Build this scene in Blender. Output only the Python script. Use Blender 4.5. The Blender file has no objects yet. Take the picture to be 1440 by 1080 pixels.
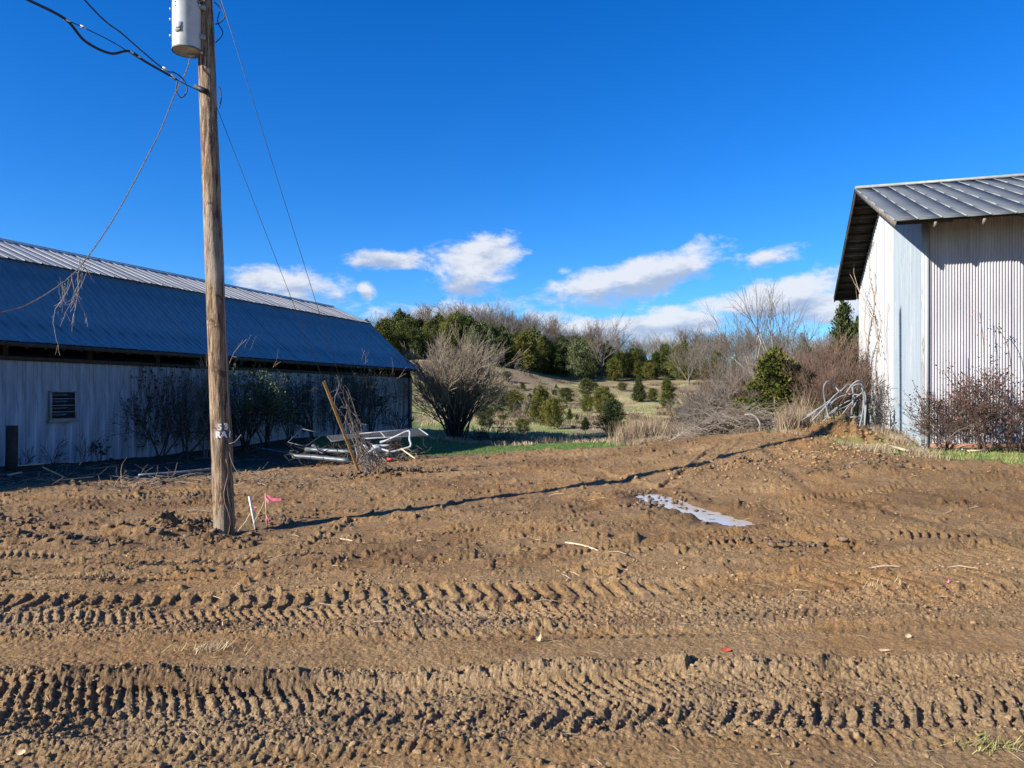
import bpy, math, random
import numpy as np
from mathutils import Vector, Matrix

S = bpy.context.scene
COL = S.collection
PI = math.pi
# ------------------------------------------------------------------ camera, sun, sky, exposure
EYE = 2.0
cd = bpy.data.cameras.new('camera'); cam = bpy.data.objects.new('camera', cd); COL.objects.link(cam)
cam.location = (0, 0, EYE); cam.rotation_euler = (PI/2, 0, 0)
cd.sensor_width = 36; cd.lens = 27.0; cd.shift_y = 13/1440; cd.clip_end = 20000; cd.clip_start = .05
S.camera = cam
S.render.resolution_x = 1024; S.render.resolution_y = 768
SUN_EL = math.radians(26.5)
SUN_TRAVEL = Vector((.885, .466, 0)).normalized()
sl = bpy.data.lights.new('sun', 'SUN'); sl.energy = 5.0; sl.angle = math.radians(.5); sl.color = (1, .94, .85)
so = bpy.data.objects.new('sun', sl); COL.objects.link(so)
so.rotation_euler = Vector((SUN_TRAVEL.x*math.cos(SUN_EL), SUN_TRAVEL.y*math.cos(SUN_EL), -math.sin(SUN_EL))).to_track_quat('-Z', 'Y').to_euler()
SKY_STRENGTH = .056
S.view_settings.view_transform = 'Standard'; S.view_settings.look = 'None'
S.view_settings.exposure = 1.03; S.view_settings.gamma = 1

W = bpy.data.worlds.new('World'); S.world = W; W.use_nodes = True
def build_sky():
    nt = W.node_tree; N = nt.nodes; L = nt.links; N.clear()
    out = N.new('ShaderNodeOutputWorld'); bg = N.new('ShaderNodeBackground'); L.new(bg.outputs[0], out.inputs[0])
    bg.inputs[1].default_value = SKY_STRENGTH
    sk = N.new('ShaderNodeTexSky'); sk.sky_type = 'NISHITA'; sk.sun_disc = False
    sk.sun_elevation = SUN_EL; sk.sun_rotation = math.atan2(-SUN_TRAVEL.x, -SUN_TRAVEL.y)
    sk.altitude = 300; sk.air_density = 1.0; sk.dust_density = .15; sk.ozone_density = 2.5
    hs = N.new('ShaderNodeHueSaturation'); hs.inputs['Saturation'].default_value = 1.42; hs.inputs['Value'].default_value = 1.0
    hs.inputs['Hue'].default_value = .497
    L.new(sk.outputs[0], hs.inputs['Color'])
    mul = N.new('ShaderNodeMix'); mul.data_type = 'RGBA'; mul.blend_type = 'MULTIPLY'; mul.inputs[0].default_value = 1
    L.new(hs.outputs[0], mul.inputs[6]); mul.inputs[7].default_value = (.60, 1.07, 1.68, 1)
    tc = N.new('ShaderNodeTexCoord'); sp = N.new('ShaderNodeSeparateXYZ'); L.new(tc.outputs['Generated'], sp.inputs[0])
    def M(op, a, b=None, c=None, clamp=False):
        n = N.new('ShaderNodeMath'); n.operation = op; n.use_clamp = clamp
        for i, v in enumerate((a, b, c)):
            if v is None: continue
            if isinstance(v, (int, float)): n.inputs[i].default_value = v
            else: L.new(v, n.inputs[i])
        return n.outputs[0]
    az = M('ARCTAN2', sp.outputs[0], sp.outputs[1]); el = M('ARCSINE', sp.outputs[2])
    # cloud noise in direction space, stretched sideways
    mp = N.new('ShaderNodeMapping'); mp.inputs['Scale'].default_value = (1, 1, 2.2); L.new(tc.outputs['Generated'], mp.inputs[0])
    def noise(scale, detail, rough=.6, dist=0., off=0.):
        n = N.new('ShaderNodeTexNoise'); n.inputs['Scale'].default_value = scale; n.inputs['Detail'].default_value = detail
        n.inputs['Roughness'].default_value = rough; n.inputs['Distortion'].default_value = dist
        if off:
            m2 = N.new('ShaderNodeMapping'); m2.inputs['Location'].default_value = (off, off*.7, off*.3)
            m2.inputs['Scale'].default_value = (1, 1, 2.2); L.new(tc.outputs['Generated'], m2.inputs[0]); L.new(m2.outputs[0], n.inputs['Vector'])
        else: L.new(mp.outputs[0], n.inputs['Vector'])
        return n.outputs['Fac']
    n1 = noise(13, 8, .62, .35); n2 = noise(30, 6, .6, .2, 3.1); n3 = noise(5, 4, .5, 0, 7.7)
    # (px, py, rx, ry, shear, strength)
    clouds = [(552, 364, 70, 12, -.05, 1.0), (672, 372, 66, 34, -.10, 1.0), (655, 395, 40, 22, 0, .85), (395, 398, 82, 24, .08, .95), (468, 414, 34, 14, 0, .6),
              (516, 410, 13, 11, 0, .75), (790, 381, 20, 11, 0, .62), (835, 405, 72, 24, -.05, 1.1), (905, 392, 92, 27, -.22, 1.15), (965, 372, 55, 26, -.25, .95),
              (1078, 365, 50, 15, -.1, .85), (1130, 402, 95, 24, -.2, 1.0), (1075, 428, 105, 22, -.1, 1.1), (1175, 432, 80, 26, 0, 1.05), (925, 458, 150, 19, -.05, 1.12), (940, 438, 60, 10, 0, .5),
              (610, 440, 110, 16, -.05, .85), (1230, 455, 90, 16, 0, .7), (760, 445, 60, 12, 0, .6)]
    dens = None; hsum = None
    for (px, py, rx, ry, sh, st) in clouds:
        x = (px-720)/1080; y = (553-py)/1080
        a0 = math.atan(x); e0 = math.atan(y*math.cos(a0))
        ra = rx/1080*math.cos(a0)**2; re = ry/1080*math.cos(a0)
        da = M('DIVIDE', M('SUBTRACT', az, a0), ra)
        de = M('DIVIDE', M('SUBTRACT', el, M('MULTIPLY_ADD', M('SUBTRACT', az, a0), -sh, e0)), re)
        q = M('SQRT', M('ADD', M('MULTIPLY', da, da), M('MULTIPLY', de, de)))
        e = M('MULTIPLY', M('SUBTRACT', 1.0, M('MULTIPLY', q, .62)), st)
        e = M('MAXIMUM', e, 0.0)
        h = M('MULTIPLY', e, de)
        dens = e if dens is None else M('MAXIMUM', dens, e)
        hsum = h if hsum is None else M('ADD', hsum, h)
    # the same broken cumulus low around the rest of the horizon
    side = M('SUBTRACT', M('ABSOLUTE', az), .66); side = M('MULTIPLY', side, 6, clamp=True)
    band = M('SUBTRACT', 1.0, M('ABSOLUTE', M('DIVIDE', M('SUBTRACT', el, .15), .12)))
    gl = M('MULTIPLY', M('MULTIPLY', M('MAXIMUM', band, 0.), side), M('MULTIPLY', n3, 1.3))
    dens = M('MAXIMUM', dens, gl)
    f = M('ADD', M('MULTIPLY', dens, .98), M('SUBTRACT', M('MULTIPLY', n1, 1.75), 1.10))
    f = M('ADD', f, M('MULTIPLY', M('SUBTRACT', n2, .5), .55))
    f = M('MULTIPLY', f, M('GREATER_THAN', dens, .01))
    mr = N.new('ShaderNodeMapRange'); mr.interpolation_type = 'SMOOTHSTEP'; L.new(f, mr.inputs[0])
    mr.inputs[1].default_value = .0; mr.inputs[2].default_value = .50; mr.inputs[3].default_value = 0; mr.inputs[4].default_value = .94
    br = N.new('ShaderNodeMapRange'); br.interpolation_type = 'SMOOTHSTEP'
    L.new(M('ADD', M('MULTIPLY', hsum, .55), M('MULTIPLY', M('SUBTRACT', n2, .5), 1.5)), br.inputs[0])
    br.inputs[1].default_value = -.42; br.inputs[2].default_value = .22
    cc = N.new('ShaderNodeMix'); cc.data_type = 'RGBA'; L.new(br.outputs[0], cc.inputs[0])
    k = 1/SKY_STRENGTH
    cc.inputs[6].default_value = (.20*k, .25*k, .35*k, 1); cc.inputs[7].default_value = (.41*k, .425*k, .46*k, 1)  # cloud shading painted in: grey undersides, whiter tops
    fin = N.new('ShaderNodeMix'); fin.data_type = 'RGBA'; L.new(mr.outputs[0], fin.inputs[0])
    L.new(mul.outputs[2], fin.inputs[6]); L.new(cc.outputs[2], fin.inputs[7]); L.new(fin.outputs[2], bg.inputs[0])
build_sky()

# ------------------------------------------------------------------ helpers
RNG = np.random.default_rng(7)
def P(px, py, Z): return Vector(((px-720)/1080*Z, Z, EYE-(py-553)/1080*Z))
_perm = np.random.default_rng(3).permutation(256); _perm = np.concatenate([_perm, _perm, _perm])
_ga = np.random.default_rng(5).uniform(0, 2*PI, 256); _gx = np.cos(_ga); _gy = np.sin(_ga)
def perlin(x, y, seed=0):
    xi = np.floor(x).astype(np.int64); yi = np.floor(y).astype(np.int64); xf = x-xi; yf = y-yi
    u = xf*xf*xf*(xf*(xf*6-15)+10); v = yf*yf*yf*(yf*(yf*6-15)+10)
    def g(ix, iy, dx, dy):
        h = _perm[_perm[(ix+seed*17) & 255]+(iy & 255)]
        return _gx[h]*dx+_gy[h]*dy
    a = g(xi, yi, xf, yf); b = g(xi+1, yi, xf-1, yf); c = g(xi, yi+1, xf, yf-1); d = g(xi+1, yi+1, xf-1, yf-1)
    return ((a+u*(b-a))+v*((c+u*(d-c))-(a+u*(b-a))))*1.5
def fbm(x, y, oct=4, seed=0, gain=.5):
    r = 0; a = 1
    for i in range(oct):
        r = r+a*perlin(x, y, seed+i); x = x*2.03+11.3; y = y*2.03+5.7; a *= gain
    return r
def worley(x, y, seed=0):
    """crumbly lumps: height 0..1 of the nearest round clod, each of its own size"""
    xi = np.floor(x).astype(np.int64); yi = np.floor(y).astype(np.int64); best = np.zeros(x.shape)
    for dx in (-1, 0, 1):
        for dy in (-1, 0, 1):
            h = _perm[_perm[(xi+dx+seed*31) & 255]+((yi+dy) & 255)]; h2 = _perm[h+7]; h3 = _perm[h+91]
            d2 = (x-(xi+dx+h/255))**2+(y-(yi+dy+h2/255))**2; r = .35+.55*h3/255
            best = np.maximum(best, np.sqrt(np.maximum(0, 1-d2/(r*r)))*(.35+.65*h3/255))
    return best
def sstep(a, b, x):
    t = np.clip((x-a)/(b-a), 0, 1); return t*t*(3-2*t)

def mesh_np(name, V, F, attrs=None, smooth=False):
    """V (n,3); F list of int arrays (m,3) or (m,4); attrs {name: per-face float array}"""
    me = bpy.data.meshes.new(name); V = np.asarray(V, dtype=np.float32)
    F = [np.asarray(f, dtype=np.int32) for f in F if len(f)]
    me.vertices.add(len(V)); me.vertices.foreach_set('co', V.ravel())
    loops = np.concatenate([f.ravel() for f in F]); tot = np.concatenate([np.full(len(f), f.shape[1], np.int32) for f in F])
    st = np.concatenate([[0], np.cumsum(tot)[:-1]]).astype(np.int32)
    me.loops.add(len(loops)); me.loops.foreach_set('vertex_index', loops)
    me.polygons.add(len(tot)); me.polygons.foreach_set('loop_start', st); me.polygons.foreach_set('loop_total', tot)
    if smooth: me.polygons.foreach_set('use_smooth', np.ones(len(tot), bool))
    if attrs:
        for k, (dom, arr) in attrs.items():
            at = me.attributes.new(k, 'FLOAT', dom); at.data.foreach_set('value', np.asarray(arr, np.float32))
    me.update(calc_edges=True); return me
def link(name, me, mat, parent=None, loc=None):
    o = bpy.data.objects.new(name, me); COL.objects.link(o)
    if mat is not None and not me.materials: me.materials.append(mat)
    if parent is not None: o.parent = parent
    if loc is not None: o.location = loc
    return o
def empty(name, loc=(0, 0, 0), rz=0):
    o = bpy.data.objects.new(name, None); COL.objects.link(o); o.location = loc; o.rotation_euler = (0, 0, rz); o.empty_display_size = .2
    return o
def tag(o, label=None, cat=None, group=None, kind=None):
    if label: o['label'] = label
    if cat: o['category'] = cat
    if group: o['group'] = group
    if kind: o['kind'] = kind
    return o

class MB:
    def __init__(s): s.v = []; s.q = []; s.t = []; s.n = 0
    def add(s, V, Q=(), T=()):
        V = np.asarray(V, float).reshape(-1, 3); s.v.append(V)
        if len(Q): s.q.append(np.asarray(Q)+s.n)
        if len(T): s.t.append(np.asarray(T)+s.n)
        s.n += len(V); return s
    def box(s, x0, x1, y0, y1, z0, z1, M=None):
        V = np.array([(x, y, z) for z in (z0, z1) for y in (y0, y1) for x in (x0, x1)], float)
        if M is not None: V = np.array([tuple(M @ Vector(p)) for p in V])
        return s.add(V, [(0, 2, 3, 1), (4, 5, 7, 6), (0, 1, 5, 4), (2, 6, 7, 3), (0, 4, 6, 2), (1, 3, 7, 5)])
    def bar(s, a, b, w, h):
        a = Vector(a); b = Vector(b); d = b-a; q = d.to_track_quat('X', 'Z').to_matrix().to_4x4(); M = Matrix.Translation(a) @ q
        return s.box(0, d.length, -w/2, w/2, -h/2, h/2, M)
    def tube(s, pts, r, sides=8, cap=True):
        pts = [Vector(p) for p in pts]; n = len(pts); r = [r]*n if isinstance(r, (int, float)) else list(r)
        rings = []; up = Vector((0, 0, 1)); prev = None
        for i, p in enumerate(pts):
            t = (pts[min(i+1, n-1)]-pts[max(i-1, 0)]); t = t.normalized() if t.length > 1e-9 else Vector((0, 0, 1))
            a = prev if prev is not None else (up.cross(t) if abs(t.z) < .95 else Vector((1, 0, 0)))
            a = (a-t*a.dot(t)).normalized(); b = t.cross(a); prev = a
            rings.append([tuple(p+(a*math.cos(k*2*PI/sides)+b*math.sin(k*2*PI/sides))*r[i]) for k in range(sides)])
        Q = []
        for i in range(n-1):
            for k in range(sides):
                k2 = (k+1) % sides; Q.append((i*sides+k, i*sides+k2, (i+1)*sides+k2, (i+1)*sides+k))
        V = [v for rg in rings for v in rg]; T = []
        if cap:
            c0 = len(V); V.append(tuple(pts[0])); V.append(tuple(pts[-1]))
            for k in range(sides):
                k2 = (k+1) % sides; T.append((c0, k2, k)); T.append((c0+1, (n-1)*sides+k, (n-1)*sides+k2))
        return s.add(V, Q, T)
    def arr(s):
        V = np.concatenate(s.v); F = []
        if s.q: F.append(np.concatenate(s.q))
        if s.t: F.append(np.concatenate(s.t))
        return V, F
    def mesh(s, name, smooth=False):
        V, F = s.arr(); return mesh_np(name, V, F, None, smooth)
    def build(s, name, mat, parent=None, smooth=False, loc=None): return link(name, s.mesh(name, smooth), mat, parent, loc)

def smooth_path(pts, n=6):
    """Catmull-Rom through points"""
    p = [Vector(q) for q in pts]; out = []
    for i in range(len(p)-1):
        a = p[max(i-1, 0)]; b = p[i]; c = p[i+1]; d = p[min(i+2, len(p)-1)]
        for k in range(n):
            t = k/n; out.append(.5*((2*b)+(c-a)*t+(2*a-5*b+4*c-d)*t*t+(3*b-a-3*c+d)*t**3))
    out.append(p[-1]); return out

# ------------------------------------------------------------------ materials
def mat(name, cols, scale=4., detail=5, rough=.85, metal=0., stretch=(1, 1, 1), bump=0., bscale=None, spec=.3, attr=None, coords='Object', ramp=(.3, .7), spots=None, rvar=0.):
    """noise-mixed colours; attr: face attribute that picks the colour instead of noise; spots: (colour, scale, lo, hi, stretch) second layer"""
    m = bpy.data.materials.new(name); m.use_nodes = True; nt = m.node_tree; N = nt.nodes; L = nt.links
    b = N['Principled BSDF']; b.inputs['Roughness'].default_value = rough; b.inputs['Metallic'].default_value = metal
    b.inputs['Specular IOR Level'].default_value = spec
    tc = N.new('ShaderNodeTexCoord'); mp = N.new('ShaderNodeMapping'); mp.inputs['Scale'].default_value = stretch; L.new(tc.outputs[coords], mp.inputs[0])
    nz = N.new('ShaderNodeTexNoise'); nz.inputs['Scale'].default_value = scale; nz.inputs['Detail'].default_value = detail; nz.inputs['Roughness'].default_value = .62
    L.new(mp.outputs[0], nz.inputs['Vector'])
    r = N.new('ShaderNodeValToRGB'); n = len(cols); e = r.color_ramp.elements
    while len(e) < n: e.new(.5)
    for i, c in enumerate(cols):
        e[i].position = ramp[0]+(ramp[1]-ramp[0])*i/max(n-1, 1) if attr is None else i/max(n-1, 1); e[i].color = (*c, 1)
    if attr:
        at = N.new('ShaderNodeAttribute'); at.attribute_name = attr
        ad = N.new('ShaderNodeMath'); ad.operation = 'MULTIPLY_ADD'; L.new(nz.outputs['Fac'], ad.inputs[0]); ad.inputs[1].default_value = .3
        sb = N.new('ShaderNodeMath'); sb.operation = 'SUBTRACT'; L.new(at.outputs['Fac'], sb.inputs[0]); sb.inputs[1].default_value = .15
        L.new(sb.outputs[0], ad.inputs[2]); L.new(ad.outputs[0], r.inputs[0])
    else: L.new(nz.outputs['Fac'], r.inputs[0])
    colour = r.outputs[0]
    for sp in (spots or []):
        c, sc, lo, hi, st = sp
        m2 = N.new('ShaderNodeMapping'); m2.inputs['Scale'].default_value = st; m2.inputs['Location'].default_value = (3.3, 1.7, 9.1); L.new(tc.outputs[coords], m2.inputs[0])
        n2 = N.new('ShaderNodeTexNoise'); n2.inputs['Scale'].default_value = sc; n2.inputs['Detail'].default_value = 6; n2.inputs['Roughness'].default_value = .65; L.new(m2.outputs[0], n2.inputs['Vector'])
        mr = N.new('ShaderNodeMapRange'); mr.interpolation_type = 'SMOOTHSTEP'; mr.inputs[1].default_value = lo; mr.inputs[2].default_value = hi; L.new(n2.outputs['Fac'], mr.inputs[0])
        mx = N.new('ShaderNodeMix'); mx.data_type = 'RGBA'; L.new(mr.outputs[0], mx.inputs[0]); L.new(colour, mx.inputs[6]); mx.inputs[7].default_value = (*c, 1); colour = mx.outputs[2]
    L.new(colour, b.inputs['Base Color'])
    if rvar:
        rr = N.new('ShaderNodeMath'); rr.operation = 'MULTIPLY_ADD'; L.new(nz.outputs['Fac'], rr.inputs[0]); rr.inputs[1].default_value = rvar; rr.inputs[2].default_value = rough-rvar/2; L.new(rr.outputs[0], b.inputs['Roughness'])
    if bump:
        bn = N.new('ShaderNodeTexNoise'); bn.inputs['Scale'].default_value = bscale or scale*3; bn.inputs['Detail'].default_value = 6; bn.inputs['Roughness'].default_value = .65; L.new(mp.outputs[0], bn.inputs['Vector'])
        bp = N.new('ShaderNodeBump'); bp.inputs['Strength'].default_value = 1; bp.inputs['Distance'].default_value = bump; L.new(bn.outputs['Fac'], bp.inputs['Height']); L.new(bp.outputs[0], b.inputs['Normal'])
    return m

M = {}
M['pole'] = mat('weathered_pole_wood', [(.09, .055, .032), (.235, .155, .09), (.42, .30, .19)], 9, 8, .85, stretch=(3, 3, .35), bump=.03, bscale=20, ramp=(.36, .64), spots=[((.055, .032, .02), 11, .53, .60, (3, 3, .16)), ((.33, .28, .225), 2.2, .5, .7, (1, 1, .3)), ((.10, .06, .035), 3.5, .60, .66, (1, 1, 1.2))])
M['galv'] = mat('galvanised_grey', [(.50, .52, .53), (.62, .63, .63)], 3, 4, .45, .35, bump=.001)
M['tank'] = mat('transformer_paint', [(.38, .41, .42), (.46, .48, .48)], 4, 4, .45, 0, spec=.5, spots=[((.25, .22, .17), 6, .58, .72, (1, 1, .3)), ((.30, .33, .33), 2, .5, .65, (1, 1, .6))])
M['tankdark'] = mat('transformer_lid', [(.10, .10, .10), (.18, .17, .16)], 6, 4, .6, .2)
M['ceramic'] = mat('bushing_porcelain', [(.22, .24, .26), (.30, .32, .34)], 4, 3, .25, 0, spec=.6)
M['wire'] = mat('black_cable', [(.012, .012, .014), (.03, .03, .034)], 9, 3, .55)
M['alum'] = mat('aluminium_wire', [(.22, .21, .20), (.38, .36, .33)], 30, 3, .5, .5)
M['steel'] = mat('dull_steel_strand', [(.045, .045, .048), (.10, .10, .10)], 30, 3, .5, .3)
M['oldwire'] = mat('weathered_twisted_wire', [(.07, .065, .06), (.16, .15, .14)], 30, 3, .6, .2)
M['guard'] = mat('yellowed_guy_guard', [(.36, .22, .07), (.50, .33, .13)], 4, 4, .6, stretch=(1, 1, 1), spots=[((.22, .13, .05), 7, .55, .7, (1, 1, .5))])
M['tin_shaded'] = mat('old_tin_roof_shaded', [(.14, .18, .185), (.20, .255, .26), (.28, .34, .34)], 1.2, 6, .48, .55, stretch=(1, .35, 1), spec=.5, spots=[((.10, .11, .12), 3, .58, .72, (1.5, .25, 1))], rvar=.15)  # tin coloured dark and bluish for shade and sky reflection
M['tin_sunlit'] = mat('old_tin_roof_sunlit', [(.27, .27, .265), (.40, .40, .39)], 1.5, 6, .6, .1, stretch=(1, .3, 1), spots=[((.20, .19, .18), 3, .56, .7, (1.5, .3, 1))])  # same tin in a paler colour, painted as sun on the upper slope
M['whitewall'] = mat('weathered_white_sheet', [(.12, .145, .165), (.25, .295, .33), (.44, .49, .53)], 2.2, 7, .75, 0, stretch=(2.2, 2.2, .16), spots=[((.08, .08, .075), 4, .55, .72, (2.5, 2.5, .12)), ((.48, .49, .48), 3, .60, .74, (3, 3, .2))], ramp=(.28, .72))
M['darkwood'] = mat('old_dark_wood', [(.022, .018, .015), (.06, .048, .036)], 6, 5, .9, stretch=(1, 1, .3), bump=.004)
M['greywood'] = mat('grey_weathered_wood', [(.10, .085, .07), (.21, .18, .145)], 6, 5, .9, stretch=(1, 1, 1), bump=.004)
M['glass'] = mat('dark_window_glass', [(.010, .012, .014), (.022, .025, .028)], 3, 3, .12, 0, spec=.5)
M['winframe'] = mat('window_frame_paint', [(.24, .25, .24), (.34, .34, .32)], 6, 4, .6)
M['roof2'] = mat('painted_metal_roof', [(.085, .097, .102), (.125, .138, .142)], 1.4, 6, .6, .05, stretch=(1, .5, 1), spots=[((.16, .17, .17), 2.2, .56, .72, (1, .3, 1)), ((.06, .06, .06), 6, .62, .74, (2, .3, 1))])
M['rib2'] = mat('roof_rib_metal', [(.17, .18, .185), (.27, .28, .285)], 4, 5, .5, .1, spots=[((.16, .16, .16), 9, .55, .7, (1, 1, 1))])
M['corr'] = mat('corrugated_galvanised', [(.29, .285, .30), (.37, .36, .375), (.46, .45, .46)], 1.2, 6, .55, .12, stretch=(1.5, 1, .35), spots=[((.30, .27, .25), 2.5, .58, .74, (2, 1, .3)), ((.34, .20, .11), 14, .70, .78, (1, 1, .3))])
M['gwhite'] = mat('chalky_white_sheet', [(.32, .33, .33), (.42, .43, .43), (.50, .51, .51)], 2, 7, .8, 0, stretch=(1, 2.5, .2), spots=[((.24, .17, .12), 5, .56, .72, (1, 4, .12)), ((.30, .31, .31), 2, .50, .68, (1, 3, .2)), ((.56, .57, .57), 9, .6, .7, (1, 4, .2))])
M['gblue'] = mat('bluish_metal_sheet', [(.25, .30, .335), (.32, .37, .40)], 1.6, 6, .6, .1, stretch=(1, 1.4, .3), spots=[((.24, .21, .19), 6, .58, .74, (1, 4, .2)), ((.38, .40, .41), 2.4, .56, .70, (1, 1, .3))])
M['trim'] = mat('corner_trim', [(.30, .31, .31), (.42, .43, .43)], 4, 5, .6, stretch=(1, 1, .3), spots=[((.20, .16, .12), 6, .56, .7, (1, 1, .3))])
M['rust'] = mat('rusted_pipe', [(.15, .07, .04), (.26, .13, .08), (.34, .21, .14)], 8, 6, .85, bump=.002)
M['paleplank'] = mat('pale_board', [(.42, .30, .18), (.58, .45, .30)], 6, 5, .8, stretch=(1, 1, 1))
M['stakewhite'] = mat('white_stake_wood', [(.66, .62, .50), (.78, .75, .64)], 8, 4, .8)
M['pink'] = mat('pink_flagging', [(.62, .10, .20), (.80, .22, .34)], 20, 3, .5)
M['tagwhite'] = mat('white_cut_metal', [(.74, .74, .72), (.84, .84, .82)], 9, 3, .5)
M['red'] = mat('red_plastic', [(.45, .03, .03), (.6, .07, .05)], 9, 3, .5)
M['pipe'] = mat('pale_bent_tubing', [(.14, .15, .15), (.25, .265, .26)], 5, 5, .7, .0, spots=[((.18, .17, .15), 9, .57, .7, (1, 1, 1))])
M['whitemetal'] = mat('white_painted_tube', [(.24, .26, .27), (.38, .40, .41)], 5, 5, .5, .1, spots=[((.16, .13, .10), 9, .52, .66, (1, 1, 1))])
M['junk'] = mat('dull_sheet_scrap', [(.07, .08, .09), (.15, .17, .18)], 4, 5, .5, .4)
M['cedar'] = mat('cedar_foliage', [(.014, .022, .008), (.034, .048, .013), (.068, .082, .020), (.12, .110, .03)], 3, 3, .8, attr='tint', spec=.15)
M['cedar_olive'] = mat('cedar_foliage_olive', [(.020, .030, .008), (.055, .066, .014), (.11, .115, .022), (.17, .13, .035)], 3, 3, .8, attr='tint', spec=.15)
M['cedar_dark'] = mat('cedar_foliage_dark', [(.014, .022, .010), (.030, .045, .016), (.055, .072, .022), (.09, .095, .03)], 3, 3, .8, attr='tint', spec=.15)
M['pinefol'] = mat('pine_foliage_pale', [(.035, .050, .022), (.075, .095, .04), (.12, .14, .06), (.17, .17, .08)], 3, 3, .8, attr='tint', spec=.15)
M['bark'] = mat('grey_bark', [(.10, .085, .07), (.20, .175, .15)], 6, 4, .9)
M['palebark'] = mat('pale_bark', [(.26, .235, .20), (.42, .39, .34)], 5, 4, .9)
M['twig_grey'] = mat('grey_twigs', [(.12, .098, .08), (.22, .185, .152)], 2, 3, .9)
M['twig_tan'] = mat('tan_twigs', [(.17, .135, .095), (.31, .255, .185)], 2, 3, .9)
M['twig_red'] = mat('reddish_twigs', [(.085, .052, .038), (.18, .118, .085)], 2, 3, .9)
M['twig_brown'] = mat('brown_twigs', [(.06, .038, .028), (.13, .085, .062)], 2, 3, .9)
M['twig_dark'] = mat('dark_twigs', [(.03, .024, .02), (.07, .055, .045)], 2, 3, .9)
M['vine'] = mat('woody_vine', [(.20, .145, .10), (.36, .28, .21)], 6, 4, .9)
M['vinegrey'] = mat('dead_pale_vine', [(.19, .165, .14), (.34, .305, .27)], 6, 4, .9)
M['deadleaf'] = mat('dry_red_leaves', [(.045, .020, .015), (.11, .045, .03), (.20, .085, .05)], 3, 3, .8, attr='tint')
M['redleaf'] = mat('red_leaves', [(.40, .07, .04), (.55, .16, .09)], 3, 3, .7, attr='tint')
M['shadeleaf'] = mat('evergreen_leaves', [(.014, .024, .010), (.035, .055, .02), (.07, .095, .035)], 3, 3, .6, attr='tint')
M['straw'] = mat('dry_straw', [(.42, .32, .17), (.60, .49, .30)], 3, 3, .9)
M['drygrass'] = mat('dry_tall_grass', [(.16, .115, .075), (.29, .215, .14), (.42, .33, .22)], 3, 3, .9, attr='tint')
M['deadweed'] = mat('brown_dead_weeds', [(.07, .05, .03), (.15, .105, .065), (.26, .19, .12)], 3, 3, .9, attr='tint')
M['greengrass'] = mat('green_grass_blades', [(.035, .085, .015), (.075, .15, .028), (.16, .20, .05), (.34, .30, .13)], 3, 3, .8, attr='tint')
M['brush'] = mat('bleached_brush', [(.13, .10, .075), (.25, .205, .16), (.36, .31, .25)], 3, 3, .9)
M['clod'] = mat('mud_clod', [(.105, .065, .030), (.25, .16, .078), (.38, .25, .13)], 7, 6, .92, bump=.01, bscale=30)
M['darkclod'] = mat('dark_damp_clod', [(.05, .034, .022), (.12, .082, .053), (.21, .145, .092)], 7, 6, .9, bump=.01, bscale=30)

# ------------------------------------------------------------------ terrain
def tps(ctrl, scale, reg=1e-3):
    C = np.array(ctrl, float); X = C[:, :2]/scale; z = C[:, 2]; n = len(C)
    r = np.linalg.norm(X[:, None]-X[None], axis=2); K = np.where(r > 0, r*r*np.log(r+1e-12), 0)+np.eye(n)*reg
    A = np.zeros((n+3, n+3)); A[:n, :n] = K; A[:n, n] = 1; A[:n, n+1:] = X; A[n, :n] = 1; A[n+1:, :n] = X.T
    w = np.linalg.solve(A, np.concatenate([z, [0, 0, 0]]))
    def f(x, y):
        x = np.asarray(x, float)/scale; y = np.asarray(y, float)/scale; o = w[n]+w[n+1]*x+w[n+2]*y
        for i in range(n):
            r2 = (x-X[i, 0])**2+(y-X[i, 1])**2; o = o+w[i]*.5*r2*np.log(r2+1e-12)
        return o
    return f
near = [(0, 3.6, .27), (-3, 3.6, .22), (3, 3.6, .30), (0, 5, .2), (-4, 5, .17), (4, 5, .25), (0, 7, .15), (-5, 7, .08), (5, 7, .26), (10, 7, .35), (-10, 7, 0), (0, -5, .25), (-10, -5, .1), (10, -5, .35),
        (-4.3, 11.5, -.15), (0, 11.5, .12), (5, 11.5, .45), (9, 10.5, .5), (2.66, 15.8, .40), (2.4, 13.4, .28), (3.15, 9.9, .29), (1.5, 12.0, .22), (3.8, 11.5, .36), (-1.5, 13.5, .08), (-9.2, 13.8, .02), (-10.6, 15.9, .03), (-14.4, 21.6, -.06),
        (-8.1, 22.4, -.28), (-6.1, 28.6, -.5), (-3.6, 18.5, .02), (0, 19, .25), (3.06, 22, .47), (4.9, 22, .72), (7, 20, 1.0), (7.9, 18.4, .98), (8.79, 16.38, .80), (12.28, 27.16, .57), (10.6, 15.7, .84),
        (6.65, 14.5, .8), (9, 13.5, .74), (-3.4, 27.5, -.28), (0, 25, .08), (-10.2, 34, -.08), (-6.1, 47, -.12), (-4.1, 34, -.65), (0, 36, -.75), (-3.5, 48, -.55), (2, 50, -1.2), (4, 32, -.25), (15, 14, .9), (15, 25, .8),
        (8, 30, .3), (10, 45, -.3), (20, 45, .2), (-20, 30, 0), (-20, 10, 0), (-20, 50, -.1), (20, 5, .6)]
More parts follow.
